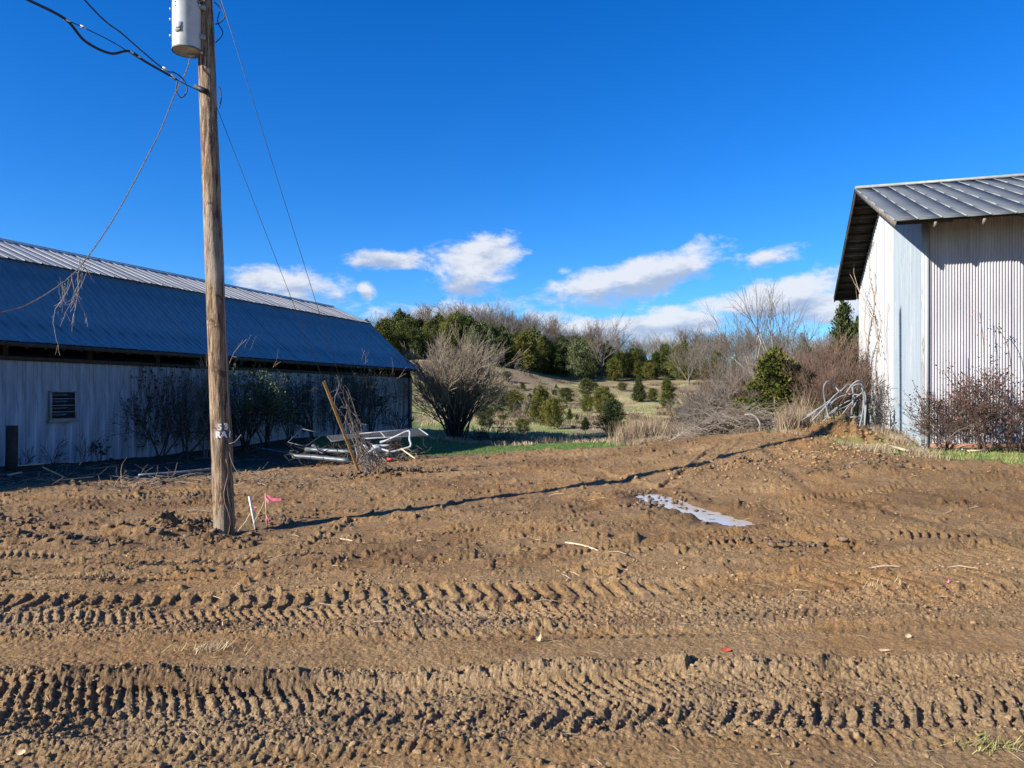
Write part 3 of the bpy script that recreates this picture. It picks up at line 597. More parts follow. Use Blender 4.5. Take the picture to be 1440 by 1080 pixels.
# ------------------------------------------------------------------ right barn (grey roof, corrugated wall, sunlit)
RBX = Vector((.951, -.308, 0)).normalized(); RBY = Vector((.308, .951, 0)).normalized(); RC = Vector((8.79, 16.38, 0)); RB_ANG = math.atan2(-.308, .951)
def on_gable(px, py, off=.05): return ray_to_plane(px, py, RC-RBX*off, RBX)
def on_front(px, py, off=.05): return ray_to_plane(px, py, RC-RBY*off, RBY)
def right_barn():
    root = empty('metal_barn', tuple(RC), RB_ANG)
    tag(root, 'tall silver barn with corrugated front wall and grey ribbed roof', 'barn')
    XE = 7.5; OV = 1.1; GV = .74; RY = 5.67; EZ = 5.50; SL = 2.35/6.77; DP = 2*RY
    def rz(y): return EZ+SL*(y+OV) if y <= RY else EZ+SL*(2*RY+OV-y)
    # front corrugated sheets
    pitch = .0545; nper = 14; w = pitch*nper
    V = []; Q = []; K = 6; n = nper*K+2; zs = (-.2, 1.6, 3.4, rz(0)-.10)
    for i in range(n):
        a = i*pitch/K; d = -.017*math.cos(2*PI*i/K)
        for z in zs: V.append((a, d, z))
    for i in range(n-1):
        for j in range(3): Q.append((i*4+j, (i+1)*4+j, (i+1)*4+j+1, i*4+j+1))
    me = MB().add(V, Q).mesh('corrugated_sheet', True); me.materials.append(M['corr'])
    k = int(XE/w)+1
    for i in range(k): link('corrugated_sheet', me, None, root, (.07+i*w, -.012*(i % 2), 0))
    MB().box(0.0, .085, -.050, -.030, -.2, rz(0)-.12).box(-.052, -.032, -.050, .05, -.2, rz(0)-.12).box(-.032, 0, -.05, -.03, -.2, rz(0)-.12).build('corner_trim', M['trim'], root)
    # gable sheets
    ws = .79; nsh = int(math.ceil(DP/ws))
    for i in range(nsh):
        y0 = i*ws; y1 = min(y0+ws+.02, DP); blue = i < 5; V = []; Q = []; r = random.Random(i)
        prof = []
        npr = 6 if blue else 4; st = ws/npr
        for q in range(npr):
            a = y0+q*st; prof += [(a, 0), (a+.03, 0), (a+.045, -.016), (a+.07, -.016), (a+.085, 0)]
        prof.append((y1, 0)); prof = [p for p in prof if p[0] <= y1]
        if prof[-1][0] < y1: prof.append((y1, 0))
        bz = .0-(r.uniform(0, .12)); off = -.006*(i % 2)
        for (a, d) in prof:
            for z in (bz-.2, 1.5, 3.3, rz(a)-.14-(0 if a < RY else .02)): V.append((d+off, a, z))
        for a in range(len(prof)-1):
            for j in range(3): Q.append((a*4+j, a*4+j+1, (a+1)*4+j+1, (a+1)*4+j))
        o = MB().add(V, Q).build('gable_sheet', M['gblue'] if blue else M['gwhite'], root)
        if blue: o['label'] = 'bluish ribbed sheet by the corner'
    MB().box(.02, XE, DP-.02, DP+.05, -.2, rz(0)-.2).box(XE, XE+.05, 0, DP, -.2, rz(0)-.1).build('rear_wall', M['gwhite'], root)
    # roof panels with raised seams
    pw = .43; np_ = int((XE+GV+.6)/pw)
    def rp(side):
        ys = (-OV, RY) if side == 0 else (RY, 2*RY+OV); mbp = MB(); t = .012
        za, zb = rz(ys[0]), rz(ys[1]); m = 5; V = []; Q = []
        for i in range(m+1):
            f = i/m; y = ys[0]+(ys[1]-ys[0])*f; z = za+(zb-za)*f
            for (x, h) in ((0, 0), (pw, 0), (0, -t), (pw, -t)): V.append((x, y, z+h))
        for i in range(m):
            a = i*4; b = a+4; Q += [(a, a+1, b+1, b), (a+2, b+2, b+3, a+3), (a, b, b+2, a+2), (a+1, a+3, b+3, b+1)]
        Q += [(0, 2, 3, 1), (m*4, m*4+1, m*4+3, m*4+2)]
        mbp.add(V, Q); me = mbp.mesh('roof_panel'); me.materials.append(M['roof2'])
        s = MB()
        for i in range(m):
            f0 = i/m; f1 = (i+1)/m; ya = ys[0]+(ys[1]-ys[0])*f0-.01; yb = ys[0]+(ys[1]-ys[0])*f1; dz0 = za+(zb-za)*f0; dz1 = za+(zb-za)*f1
            Vv = []
            for (y, z) in ((ya, dz0), (yb, dz1)):
                Vv += [(-.016, y, z+.001), (-.009, y, z+.020), (.009, y, z+.020), (.016, y, z+.001)]
            s.add(Vv, [(0, 1, 5, 4), (1, 2, 6, 5), (2, 3, 7, 6), (0, 3, 2, 1), (4, 5, 6, 7)])
        ms = s.mesh('roof_rib'); ms.materials.append(M['rib2']); return me, ms
    for side in (0, 1):
        me, ms = rp(side)
        for i in range(np_):
            r = random.Random(i*3+side); o = link('roof_panel', me, None, root, (-GV+i*pw+.001, 0, r.uniform(-.003, .003))); o.rotation_euler = (0, r.uniform(-.004, .004), 0)
            link('roof_rib', ms, None, root, (-GV+i*pw, 0, .004))
    MB().box(-GV-.01, XE+.6, RY-.16, RY+.16, rz(RY)-.03, rz(RY)+.045).build('ridge_cap', M['rib2'], root)
    # rake boards and purlins under the gable overhang
    MB().bar((-GV+.02, -OV-.02, EZ-.075), (-GV+.02, RY, rz(RY)-.075), .035, .12).build('rake_board', M['greywood'], root)
    MB().bar((-GV+.02, RY+.002, rz(RY)-.075), (-GV+.02, DP+OV, EZ-.075), .035, .12).build('rake_board', M['darkwood'], root)
    pu = MB().box(-GV+.04, .35, -.05, .05, -.09, 0).mesh('purlin'); pu.materials.append(M['darkwood'])
    for sd in (0, 1):
        for i in range(13):
            y = (-OV+.15+i*.54) if sd == 0 else (RY+.25+i*.53); o = link('purlin', pu, None, root, (0, y, rz(y)-.02)); o.rotation_euler = ((1 if sd == 0 else -1)*math.atan(SL), 0, 0)
    bd = MB().box(-GV+.05, .02, -.20, .20, -.012, 0).mesh('soffit_board'); bd.materials.append(M['darkwood'])
    for sd in (0, 1):
        for i in range(15):
            y = (-OV+.2+i*.46) if sd == 0 else (RY+.25+i*.46); o = link('soffit_board', bd, None, root, (0, y, rz(y)-.018)); o.rotation_euler = ((1 if sd == 0 else -1)*math.atan(SL), 0, 0)
    rf = MB().bar((0, -OV+.08, EZ-.09), (0, .6, rz(.6)-.11), .05, .12).mesh('rafter_tail'); rf.materials.append(M['greywood'])
    for i in range(8): link('rafter_tail', rf, None, root, (.02+i*.86, 0, -.02))
    MB().box(-GV+.04, XE+.5, -.09, -.03, rz(0)-.22, rz(0)-.10).build('wall_plate', M['darkwood'], root)
right_barn()

# ------------------------------------------------------------------ utility pole with transformer
PB = Vector((-4.3, 11.5, -.25)); PT = Vector((-4.77, 11.5, 12.2))
def pole_at(z): return PB+(PT-PB)*((z-PB.z)/(PT.z-PB.z))
def pole_r(z): return .152-.0043*(z-PB.z)
def utility_pole():
    root = empty('utility_pole', tuple(PB)); tag(root, 'weathered brown wooden utility pole with number tags and a grey transformer', 'utility pole')
    zs = np.linspace(PB.z-.3, PT.z, 420); sd = 40; V = []; a = np.linspace(0, 2*PI, sd, endpoint=False)
    for z in zs:
        c = pole_at(z); r = pole_r(z)
        rr = r+fbm(a*3.2+np.sin(z*.3), np.full(sd, z*.55), 3, 100)*.006+np.minimum(0, fbm(a*7, np.full(sd, z*.35), 2, 104)+.15)*.016+fbm(np.cos(a)*2.5, np.full(sd, z*2.4), 3, 106)*.0035
        V += [(c.x-PB.x+rr[k]*math.cos(a[k]), c.y-PB.y+rr[k]*math.sin(a[k]), z-PB.z) for k in range(sd)]
    n = len(zs); Q = [(i*sd+k, i*sd+(k+1) % sd, (i+1)*sd+(k+1) % sd, (i+1)*sd+k) for i in range(n-1) for k in range(sd)]
    T = [(n*sd, (n-1)*sd+k, (n-1)*sd+(k+1) % sd) for k in range(sd)]; V.append((PT.x-PB.x, 0, PT.z-PB.z))
    MB().add(V, Q, T).build('pole_shaft', M['pole'], root, True)
    # ground wire staple line on the right flank
    gw = [pole_at(z)-PB+Vector((math.cos(-.25)*(pole_r(z)+.006), math.sin(-.25)*(pole_r(z)+.006), 0)) for z in np.linspace(.0, 6.1, 30)]
    MB().tube(gw, .006, 5).build('ground_wire', M['alum'], root)
    # bracket bolts
    for z in (7.72, 7.02): 
        c = pole_at(z)-PB; MB().tube([c+Vector((-.14, -.05, 0)), c+Vector((-.24, -.06, 0))], .035, 8).build('bracket', M['whitemetal'], root)
        c = pole_at(z)-PB; MB().tube([c+Vector((0, -.16, 0)), c+Vector((0, -.19, 0))], .016, 6).build('bolt', M['galv'], root)
    c = pole_at(6.5)-PB; MB().bar(c+Vector((-.15, -.12, .05)), c+Vector((.06, -.16, -.05)), .04, .07).build('wire_clamp', M['wire'], root)
    # number tags: white cut metal characters
    def ch(t, px, py, h, rz):
        cu = bpy.data.curves.new('number_tag', 'FONT'); cu.body = t; cu.size = h*1.38; cu.extrude = .002; cu.offset = .0055; cu.align_x = 'CENTER'
        o = bpy.data.objects.new('number_tag', cu); COL.objects.link(o); cu.materials.append(M['tagwhite']); o.parent = root
        z = EYE-(py-553)/1080*11.35; cc = pole_at(z); xx = (px-720)/1080*11.35; dx = max(-.95, min(.95, (xx-cc.x)/(pole_r(z)+.012))); ang = math.asin(dx)
        o.location = (cc.x-PB.x+math.sin(ang)*(pole_r(z)+.012), -math.cos(ang)*(pole_r(z)+.012), z-PB.z-h/2); o.rotation_euler = (PI/2, rz, ang); CH.append(o)
    CH = []
    ch('5', 308.6, 600.3, .092, .03); ch('3', 316.4, 599.6, .092, -.05); ch('R', 306.8, 611.0, .092, .0); ch('A', 314.0, 610.8, .092, .03); ch('1', 320.2, 610.6, .092, .12)
    bpy.context.view_layer.update(); dg = bpy.context.evaluated_depsgraph_get()
    for o in CH:
        me = bpy.data.meshes.new_from_object(o.evaluated_get(dg)); n = link('number_tag', me, None, root); n.matrix_local = o.matrix_local.copy(); n.location = o.location; n.rotation_euler = o.rotation_euler; c_ = o.data; bpy.data.objects.remove(o); bpy.data.curves.remove(c_)
    # dried vine tendrils low on the pole
    v = MB(); r = random.Random(4)
    for k in range(4):
        z0 = -.1+k*.05; pts = []; an = -.9+k*.35
        for j in range(8):
            z = z0+j*(.16+.05*k); aa = an+math.sin(j*1.3+k)*.25; c = pole_at(z)-PB; pts.append(c+Vector((math.cos(aa)*(pole_r(z)+.012), math.sin(aa)*(pole_r(z)+.012), 0)))
        v.tube(smooth_path(pts, 2), .005, 4)
    v.tube(smooth_path([pole_at(1.25)-PB+Vector((.14, -.08, 0)), pole_at(1.25)-PB+Vector((.25, -.12, .03)), pole_at(1.3)-PB+Vector((.34, -.1, .09))], 3), .005, 4)
    v.tube(smooth_path([pole_at(1.15)-PB+Vector((.14, -.08, 0)), pole_at(1.0)-PB+Vector((.2, -.1, -.05)), pole_at(.8)-PB+Vector((.3, -.1, -.03))], 3), .005, 4)
    v.build('dry_tendril', M['vine'], root)
    # things mounted: transformer (its own thing)
    t0 = P(263, 77, 11.38); t0.z = 7.05; tr = empty('transformer', tuple(t0)); tag(tr, 'grey cylindrical transformer can hung high on the wooden pole', 'transformer')
    R = .205; H = .80
    prof = [(0, 0), (R-.03, 0), (R-.004, .01), (R, .03), (R, H-.06), (R+.004, H-.05)]
    def lathe(prof, sd=40, c=(0, 0)):
        V = []; Q = []
        for (r_, z) in prof: V += [(c[0]+r_*math.cos(2*PI*k/sd), c[1]+r_*math.sin(2*PI*k/sd), z) for k in range(sd)]
        for i in range(len(prof)-1): Q += [(i*sd+k, i*sd+(k+1) % sd, (i+1)*sd+(k+1) % sd, (i+1)*sd+k) for k in range(sd)]
        return MB().add(V, Q)
    lathe(prof).build('tank', M['tank'], tr, True)
    lathe([(R, H-.07), (R+.018, H-.066), (R+.02, H-.03), (R-.02, H+.0), (R-.12, H+.02), (.0, H+.025)]).build('lid', M['tankdark'], tr, True)
    lathe([(R, .005), (R+.008, .005), (R+.008, .03), (R, .03)]).build('base_rim', M['tankdark'], tr, True)
    lathe([(.035, H+.02), (.035, H+.05), (.055, H+.06), (.035, H+.08), (.055, H+.10), (.035, H+.12), (.05, H+.14), (.03, H+.17), (.0, H+.2)], 16, (-.05, .02)).build('bushing', M['ceramic'], tr, True)
    for (an, z) in ((3.35, .62), (3.4, .46), (3.4, .22)):
        x = math.cos(an)*(R+.0); y = math.sin(an)*R; MB().tube([(x, y, z), (x-.035, y-.005, z)], .022, 8).build('side_terminal', M['whitemetal'], tr)
    for z in (.66, .60): MB().tube([(-.09, -R*.88, z), (-.092, -R*.93, z)], .008, 6).build('marking_dot', M['wire'], tr)
    MB().box(-.085, .015, -R-.006, -R+.02, .22, .36).build('nameplate', M['trim'], tr)
    MB().box(-.075, .005, -R-.009, -R-.0065, .27, .285).build('nameplate_line', M['tankdark'], tr)
    MB().box(-.036, .0, -R-.009, -R-.0065, .235, .262).build('nameplate_line', M['tankdark'], tr)
    for z in (.66, .22): MB().box(R-.02, R+.07, -.04, .04, z-.03, z+.03).build('mounting_lug', M['whitemetal'], tr)
utility_pole()

def cable(name, pts, r, m, label, sub=6, sides=6, cat='cable', group=None):
    o = MB().tube(smooth_path(pts, sub), r, sides).build(name, m); tag(o, label, cat, group); return o
def twisted(pts, r, rad, turns_per_m=1.6, strands=3):
    p = smooth_path(pts, 18); mb = MB(); L = 0; acc = [0]
    for i in range(1, len(p)): L += (p[i]-p[i-1]).length; acc.append(L)
    for s in range(strands):
        q = []
        for i, c in enumerate(p):
            a = acc[i]*turns_per_m*2*PI+s*2*PI/strands; q.append(c+Vector((math.cos(a)*rad, math.sin(a)*rad*.6, math.sin(a)*rad)))
        mb.tube(q, r, 5)
    return mb
# service drop: thick black cable with its thin carrier
o = MB().tube(smooth_path([Vector((-7.5, -14, 9.0)), Vector((-6.8, -7, 8.2)), Vector((-6.1, 0, 7.1)), Vector((-5.6, 3.6, 6.5)), P(-60, -60, 6.6), P(-5, -22, 7.3), P(40, 0, 8), P(92, 27, 8.6), P(120, 58, 9.0), P(155, 75, 9.4), P(182, 72, 9.8), P(205, 87, 10.2), P(235, 104, 10.7), P(248, 112, 10.9)], 8), .016, 8).build('service_cable', M['wire']); tag(o, 'thick black service cable dropping in a kink towards the pole', 'cable')
o = MB().tube(smooth_path([P(88, 26, 8.6), P(118, 39, 9.0), P(160, 60, 9.6), P(200, 85, 10.2), P(245, 110, 10.9), P(268, 122, 11.15), P(288, 131, 11.4)], 5), .006, 6).build('carrier_wire', M['wire']); tag(o, 'thin carrier wire strung above the thick black cable', 'wire')
o = MB().tube(smooth_path([Vector((-4.6, -14, 9.2)), Vector((-4.55, -6, 8.2)), Vector((-4.5, 1, 7.2)), Vector((-4.48, 5, 6.6)), P(112, -8, 7.9), P(175, 50, 9.4), P(230, 97, 10.7), P(245, 102, 11), P(258, 112, 11.1), P(263, 128, 11.1), P(255, 137, 11.1), P(248, 128, 11.1), P(250, 112, 11.1)], 8), .009, 6).build('overhead_wire', M['wire']); tag(o, 'upper straight black wire ending in a loose loop', 'wire')
for (px, py, z) in ((243, 108, 10.8), (232, 97, 10.7), (94, 28, 8.6), (117, 38, 9.0), (184, 73, 9.8), (194, 79, 10.0)):
    c = P(px, py, z); o = MB().tube([c+Vector((-.03, 0, .012)), c+Vector((.03, 0, -.012))], .024 if px > 200 else .015, 7).build('wire_connector', M['galv'])
    tag(o, {243: 'large silver connector where the cables meet beside the pole', 232: 'small connector on the end of the upper wire', 94: 'silver clip where the thin wire leaves the thick cable', 117: 'lone clip on the thin carrier wire', 184: 'left clip of the pair at the kink end of the cable', 194: 'right clip of the pair at the kink end of the cable'}[px], 'connector')
# twisted line from the transformer down to the left, with dead vine hanging on it
tw = [P(267, 82, 11.3), P(262, 100, 11.2), P(245, 135, 11.0), P(225, 185, 10.8), P(198, 238, 10.6), P(170, 290, 10.4), P(140, 338, 10.2), P(108, 380, 10.0), P(75, 407, 9.8), P(35, 430, 9.6), P(0, 440, 9.4), P(-60, 452, 9.1), P(-130, 452, 8.8), Vector((-8.2, 8.3, 3.0)), Vector((-9.6, 7.9, 3.3)), Vector((-12, 7.2, 4.0)), Vector((-16, 6, 5.4))]
o = twisted(tw, .0042, .0065, 2.2).build('twisted_cable', M['oldwire']); tag(o, 'twisted dull wire sagging from the transformer down to the left', 'wire')
for (nm, pts, lab) in (('loop_wire', [P(304, -6, 11.4), P(312, 10, 11.4), P(316, 24, 11.4), P(309, 32, 11.4), P(303, 34, 11.4)], 'upper black wire loop beside the pole top'),
                       ('loop_wire', [P(300, 2, 11.4), P(309, 12, 11.45), P(306, 30, 11.45), P(313, 44, 11.45), P(311, 52, 11.45), P(303, 60, 11.45)], 'lower black wire loop beside the pole top'),
                       ('loop_wire', [P(273, -6, 11.3), P(278, 3, 11.3), P(284, 5, 11.3)], 'short black lead between transformer and pole top'),
                       ('loop_wire', [P(306, 120, 11.45), P(310, 126, 11.45), P(311, 140, 11.45), P(308, 152, 11.45)], 'small wire bow on the pole below the service cable')):
    o = MB().tube(smooth_path(pts, 5), .008, 6).build(nm, M['wire']); tag(o, lab, 'wire')
GA = on(521, 18.8, -.05); GB = on(508, 18.5, -.05)
A0 = Vector((-4.62, 11.5, 8.74)); B0 = Vector((-4.42, 11.5, 6.28))
o = MB().tube([A0, GA], .0055, 6).build('guy_wire', M['steel']); tag(o, 'long outer guy wire running from above the transformer into the vine tangle', 'guy wire')
o = MB().tube([B0, GB], .005, 6).build('guy_wire', M['steel']); tag(o, 'inner guy wire running down into the yellow guard', 'guy wire')
ax = (B0-GB); q0 = GB; q1 = GB+ax*.36
gmb = MB(); side = ax.cross(Vector((0, 1, 0))).normalized(); fr = side.cross(ax).normalized()
V = []; Q = []; n = 10
for i, q in enumerate((q0, q1)):
    for k in range(n+1):
        a = PI*(.15+1.7*k/n); V.append(tuple(q+side*math.cos(a)*.033+fr*math.sin(a)*.033)); V.append(tuple(q+side*math.cos(a)*.028+fr*math.sin(a)*.028))
m_ = 2*(n+1)
for k in range(n): Q += [(2*k, 2*k+2, m_+2*k+2, m_+2*k), (2*k+1, m_+2*k+1, m_+2*k+3, 2*k+3)]
gmb.add(V, Q); g = gmb.build('guy_guard', M['guard']); tag(g, 'leaning yellow brown guard sleeve over the guy wire', 'guy guard')

# ------------------------------------------------------------------ plants: generators
def seg_mesh(name, segs, sides=3, attrs=None):
    A = np.array([s[0] for s in segs]); B = np.array([s[1] for s in segs]); r0 = np.array([s[2] for s in segs]); r1 = np.array([s[3] for s in segs])
    d = B-A; L = np.linalg.norm(d, axis=1, keepdims=True)+1e-9; d = d/L; up = np.where(np.abs(d[:, 2:3]) < .9, np.array([[0, 0, 1.]]), np.array([[1., 0, 0]]))
    u = np.cross(up, d); u /= np.linalg.norm(u, axis=1, keepdims=True); v = np.cross(d, u); n = len(A); V = np.zeros((n, 2*sides, 3))
    for k in range(sides):
        a = 2*PI*k/sides; o = u*math.cos(a)+v*math.sin(a); V[:, k] = A+o*r0[:, None]; V[:, sides+k] = B+o*r1[:, None]
    F = []
    for k in range(sides):
        k2 = (k+1) % sides; F.append(np.stack([np.arange(n)*2*sides+i for i in (k, k2, sides+k2, sides+k)], 1))
    return mesh_np(name, V.reshape(-1, 3), [np.concatenate(F)], attrs)
def grow(rng, segs, p, d, L, r, depth, kids, gnarl, upb, taper=.55, nseg=3, minr=.0, spread=.7, tips=None, ratio=.68):
    step = L/nseg; start = p
    pts = [p]
    for i in range(nseg):
        d = d+rng.normal(0, gnarl, 3); d[2] += upb; d /= np.linalg.norm(d); q = p+d*step
        ra = r*(1-(1-taper)*i/nseg); rb = r*(1-(1-taper)*(i+1)/nseg); segs.append((p, q, max(ra, minr), max(rb, minr), depth)); p = q; pts.append(p)
    if depth <= 0:
        if tips is not None: tips.append((p, d))
        return
    for c in range(kids):
        t = rng.uniform(.3, 1.0) if c else 1.0; k = min(int(t*nseg), nseg-1); f = t*nseg-k; b = pts[k]*(1-f)+pts[k+1]*f
        a = rng.normal(0, 1, 3); a -= d*a.dot(d); a /= np.linalg.norm(a)+1e-9; nd = d+a*spread*rng.uniform(.5, 1.2)*(1 if c else .35); nd /= np.linalg.norm(nd)
        grow(rng, segs, b, nd, L*ratio*rng.uniform(.75, 1.15), r*taper*(1. if c == 0 else .75), depth-1, kids, gnarl, upb, taper, max(2, nseg-1) if nseg > 2 else 2, minr, spread, tips, ratio)
def leaves_mesh(name, Pp, size, rng, tintbase, tri=True, up=.3, jitter=.12, dirs=None):
    n = len(Pp); a = rng.normal(0, 1, (n, 3)) if dirs is None else dirs+rng.normal(0, .5, (n, 3)); a[:, 2] += up; a /= np.linalg.norm(a, axis=1, keepdims=True)
    b = np.cross(a, rng.normal(0, 1, (n, 3))); b /= np.linalg.norm(b, axis=1, keepdims=True)+1e-9; s = size*rng.uniform(.6, 1.4, (n, 1))
    V = np.stack([Pp-b*s*.32, Pp+b*s*.32, Pp+a*s*1.1], 1) if tri else np.stack([Pp-a*s*.5, Pp+b*s*.35, Pp+a*s*.6, Pp-b*s*.35], 1)
    k = V.shape[1]; F = np.arange(n*k).reshape(n, k)
    return mesh_np(name, V.reshape(-1, 3), [F], {'tint': ('FACE', np.clip(tintbase+rng.normal(0, jitter, n), 0, 1))})

# cedar crowns of unit height
def cedar_mesh(seed, width, n_br, per, shape, leaf):
    rng = np.random.default_rng(seed); Ps = []; T = []; D = []
    lob = rng.uniform(0, 2*PI, 4)
    for i in range(n_br):
        t = rng.uniform(0.02, .98)**(.9); a = rng.uniform(0, 2*PI)
        if shape == 'cone': pr = (1-t)**.75*min(1, .55+t*3)
        elif shape == 'oval': pr = math.sqrt(max(0, 1-((t-.42)/.60)**2))*(1 if t > .42 else .95)
        else: pr = (1-t**2.2)**.7*min(1, .6+t*2)
        pr *= 1+.20*math.sin(a*2+lob[0])+.18*math.sin(a*3+lob[1]+t*6)+.13*math.sin(t*19+lob[2]+a*2)
        L = width*.5*pr*rng.uniform(.60, 1.25); ti = rng.uniform(.25, .75)+.12*math.sin(a+lob[3])
        k = int(per*(.35+pr)); f = rng.uniform(.25, 1, k)**.6; rise = rng.uniform(.3, .95)
        p = np.stack([np.cos(a)*L*f, np.sin(a)*L*f, t*.93+.02+L*f*rise*.5], 1)+rng.normal(0, .020+.012*width, (k, 3))
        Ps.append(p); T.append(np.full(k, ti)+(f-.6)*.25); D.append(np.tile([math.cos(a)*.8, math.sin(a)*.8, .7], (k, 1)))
    k = 90; tp = np.zeros((k, 3)); tp[:, 2] = rng.uniform(.86, 1.02, k); tp[:, :2] = rng.normal(0, .012, (k, 2)); Ps.append(tp); T.append(np.full(k, .5)); D.append(np.tile([0, 0, 1.], (k, 1)))
    Pp = np.concatenate(Ps); Pp[:, 2] = np.maximum(Pp[:, 2], .0)
    return leaves_mesh('crown', Pp, leaf, rng, np.concatenate(T), True, .35, .10, np.concatenate(D))
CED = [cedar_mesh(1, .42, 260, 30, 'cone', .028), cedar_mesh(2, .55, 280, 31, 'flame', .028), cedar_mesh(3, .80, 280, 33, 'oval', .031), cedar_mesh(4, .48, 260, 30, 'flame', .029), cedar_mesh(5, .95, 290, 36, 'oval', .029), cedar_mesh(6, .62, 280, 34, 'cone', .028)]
CEDW = [.42, .55, .80, .48, .95, .62]
_ced_cache = {}
def cedar_tree(base, h, w, kind, m, label, group=None, name='cedar_tree', low=.03, seed=0, cat='tree'):
    key = (kind, m)
    if key not in _ced_cache:
        me = CED[kind].copy(); me.materials.append(M[m]); _ced_cache[key] = me
    root = empty(name, tuple(base), random.Random(seed).uniform(0, 6.28)); tag(root, label, cat, group)
    if ('ctrunk') not in _ced_cache:
        t = MB().tube([(0, 0, -.05), (.01, 0, .3), (0, .01, .9)], [.022, .016, .004], 6).mesh('trunk'); t.materials.append(M['bark']); _ced_cache['ctrunk'] = t
    c = link('crown', _ced_cache[key], None, root, (0, 0, low*h)); sx = w/CEDW[kind]; c.scale = (sx, sx, h*(1-low))
    t = link('trunk', _ced_cache['ctrunk'], None, root); t.scale = (h*.9, h*.9, h)
    return root
def bare_mesh(seed, depth, kids, trunk_h, r, gnarl, upb, spread, minr, ratio=.70):
    rng = np.random.default_rng(seed); segs = []
    p = np.array([0., 0, -.03]); d = np.array([rng.normal(0, .05), rng.normal(0, .05), 1.]); n = 6; pts = [p]; 
    for i in range(n):
        d = d+rng.normal(0, .05, 3); d /= np.linalg.norm(d); q = p+d*trunk_h/n; segs.append((p, q, r*(1-.08*i), r*(1-.08*(i+1)), 9)); p = q; pts.append(p)
    for i in range(2, n+1):
        for c in range(2 if i < n else 3):
            a = rng.uniform(0, 2*PI); nd = np.array([math.cos(a)*spread, math.sin(a)*spread, 1.]); 
            if i == n: nd[:2] *= .5
            grow(rng, segs, pts[i], nd/np.linalg.norm(nd), (1-trunk_h)*rng.uniform(.36, .5)*(1.25-i*.05), r*.5, depth, kids, gnarl, upb, .6, 3, minr, .6, None, ratio)
    zmax = max(s[1][2] for s in segs); k = 1/zmax
    segs = [(a*k, b*k, c*k, e*k, f) for a, b, c, e, f in segs]
    th = [s for s in segs if s[4] >= depth]; tw = [s for s in segs if s[4] < depth]
    return seg_mesh('trunk', th, 5), seg_mesh('crown', tw, 3)
BARE = [bare_mesh(11, 3, 4, .45, .016, .13, .05, .55, .0012), bare_mesh(12, 3, 4, .35, .014, .15, .06, .7, .0012), bare_mesh(13, 3, 4, .55, .015, .12, .08, .45, .0012), bare_mesh(14, 3, 4, .30, .013, .14, .10, .5, .0012), bare_mesh(15, 3, 4, .40, .009, .10, .05, .62, .0006)]
_b_cache = {}
def bare_tree(base, h, w, kind, m, label, group=None, seed=0, name='bare_tree', bm=None):
    key = (kind, m, bm)
    if key not in _b_cache:
        a = BARE[kind][0].copy(); a.materials.append(M[bm or m]); b = BARE[kind][1].copy(); b.materials.append(M[m]); _b_cache[key] = (a, b)
    root = empty(name, tuple(base), random.Random(seed).uniform(0, 6.28)); tag(root, label, 'tree', group); root.scale = (h*w, h*w, h)
    link('trunk', _b_cache[key][0], None, root); link('crown', _b_cache[key][1], None, root); return root

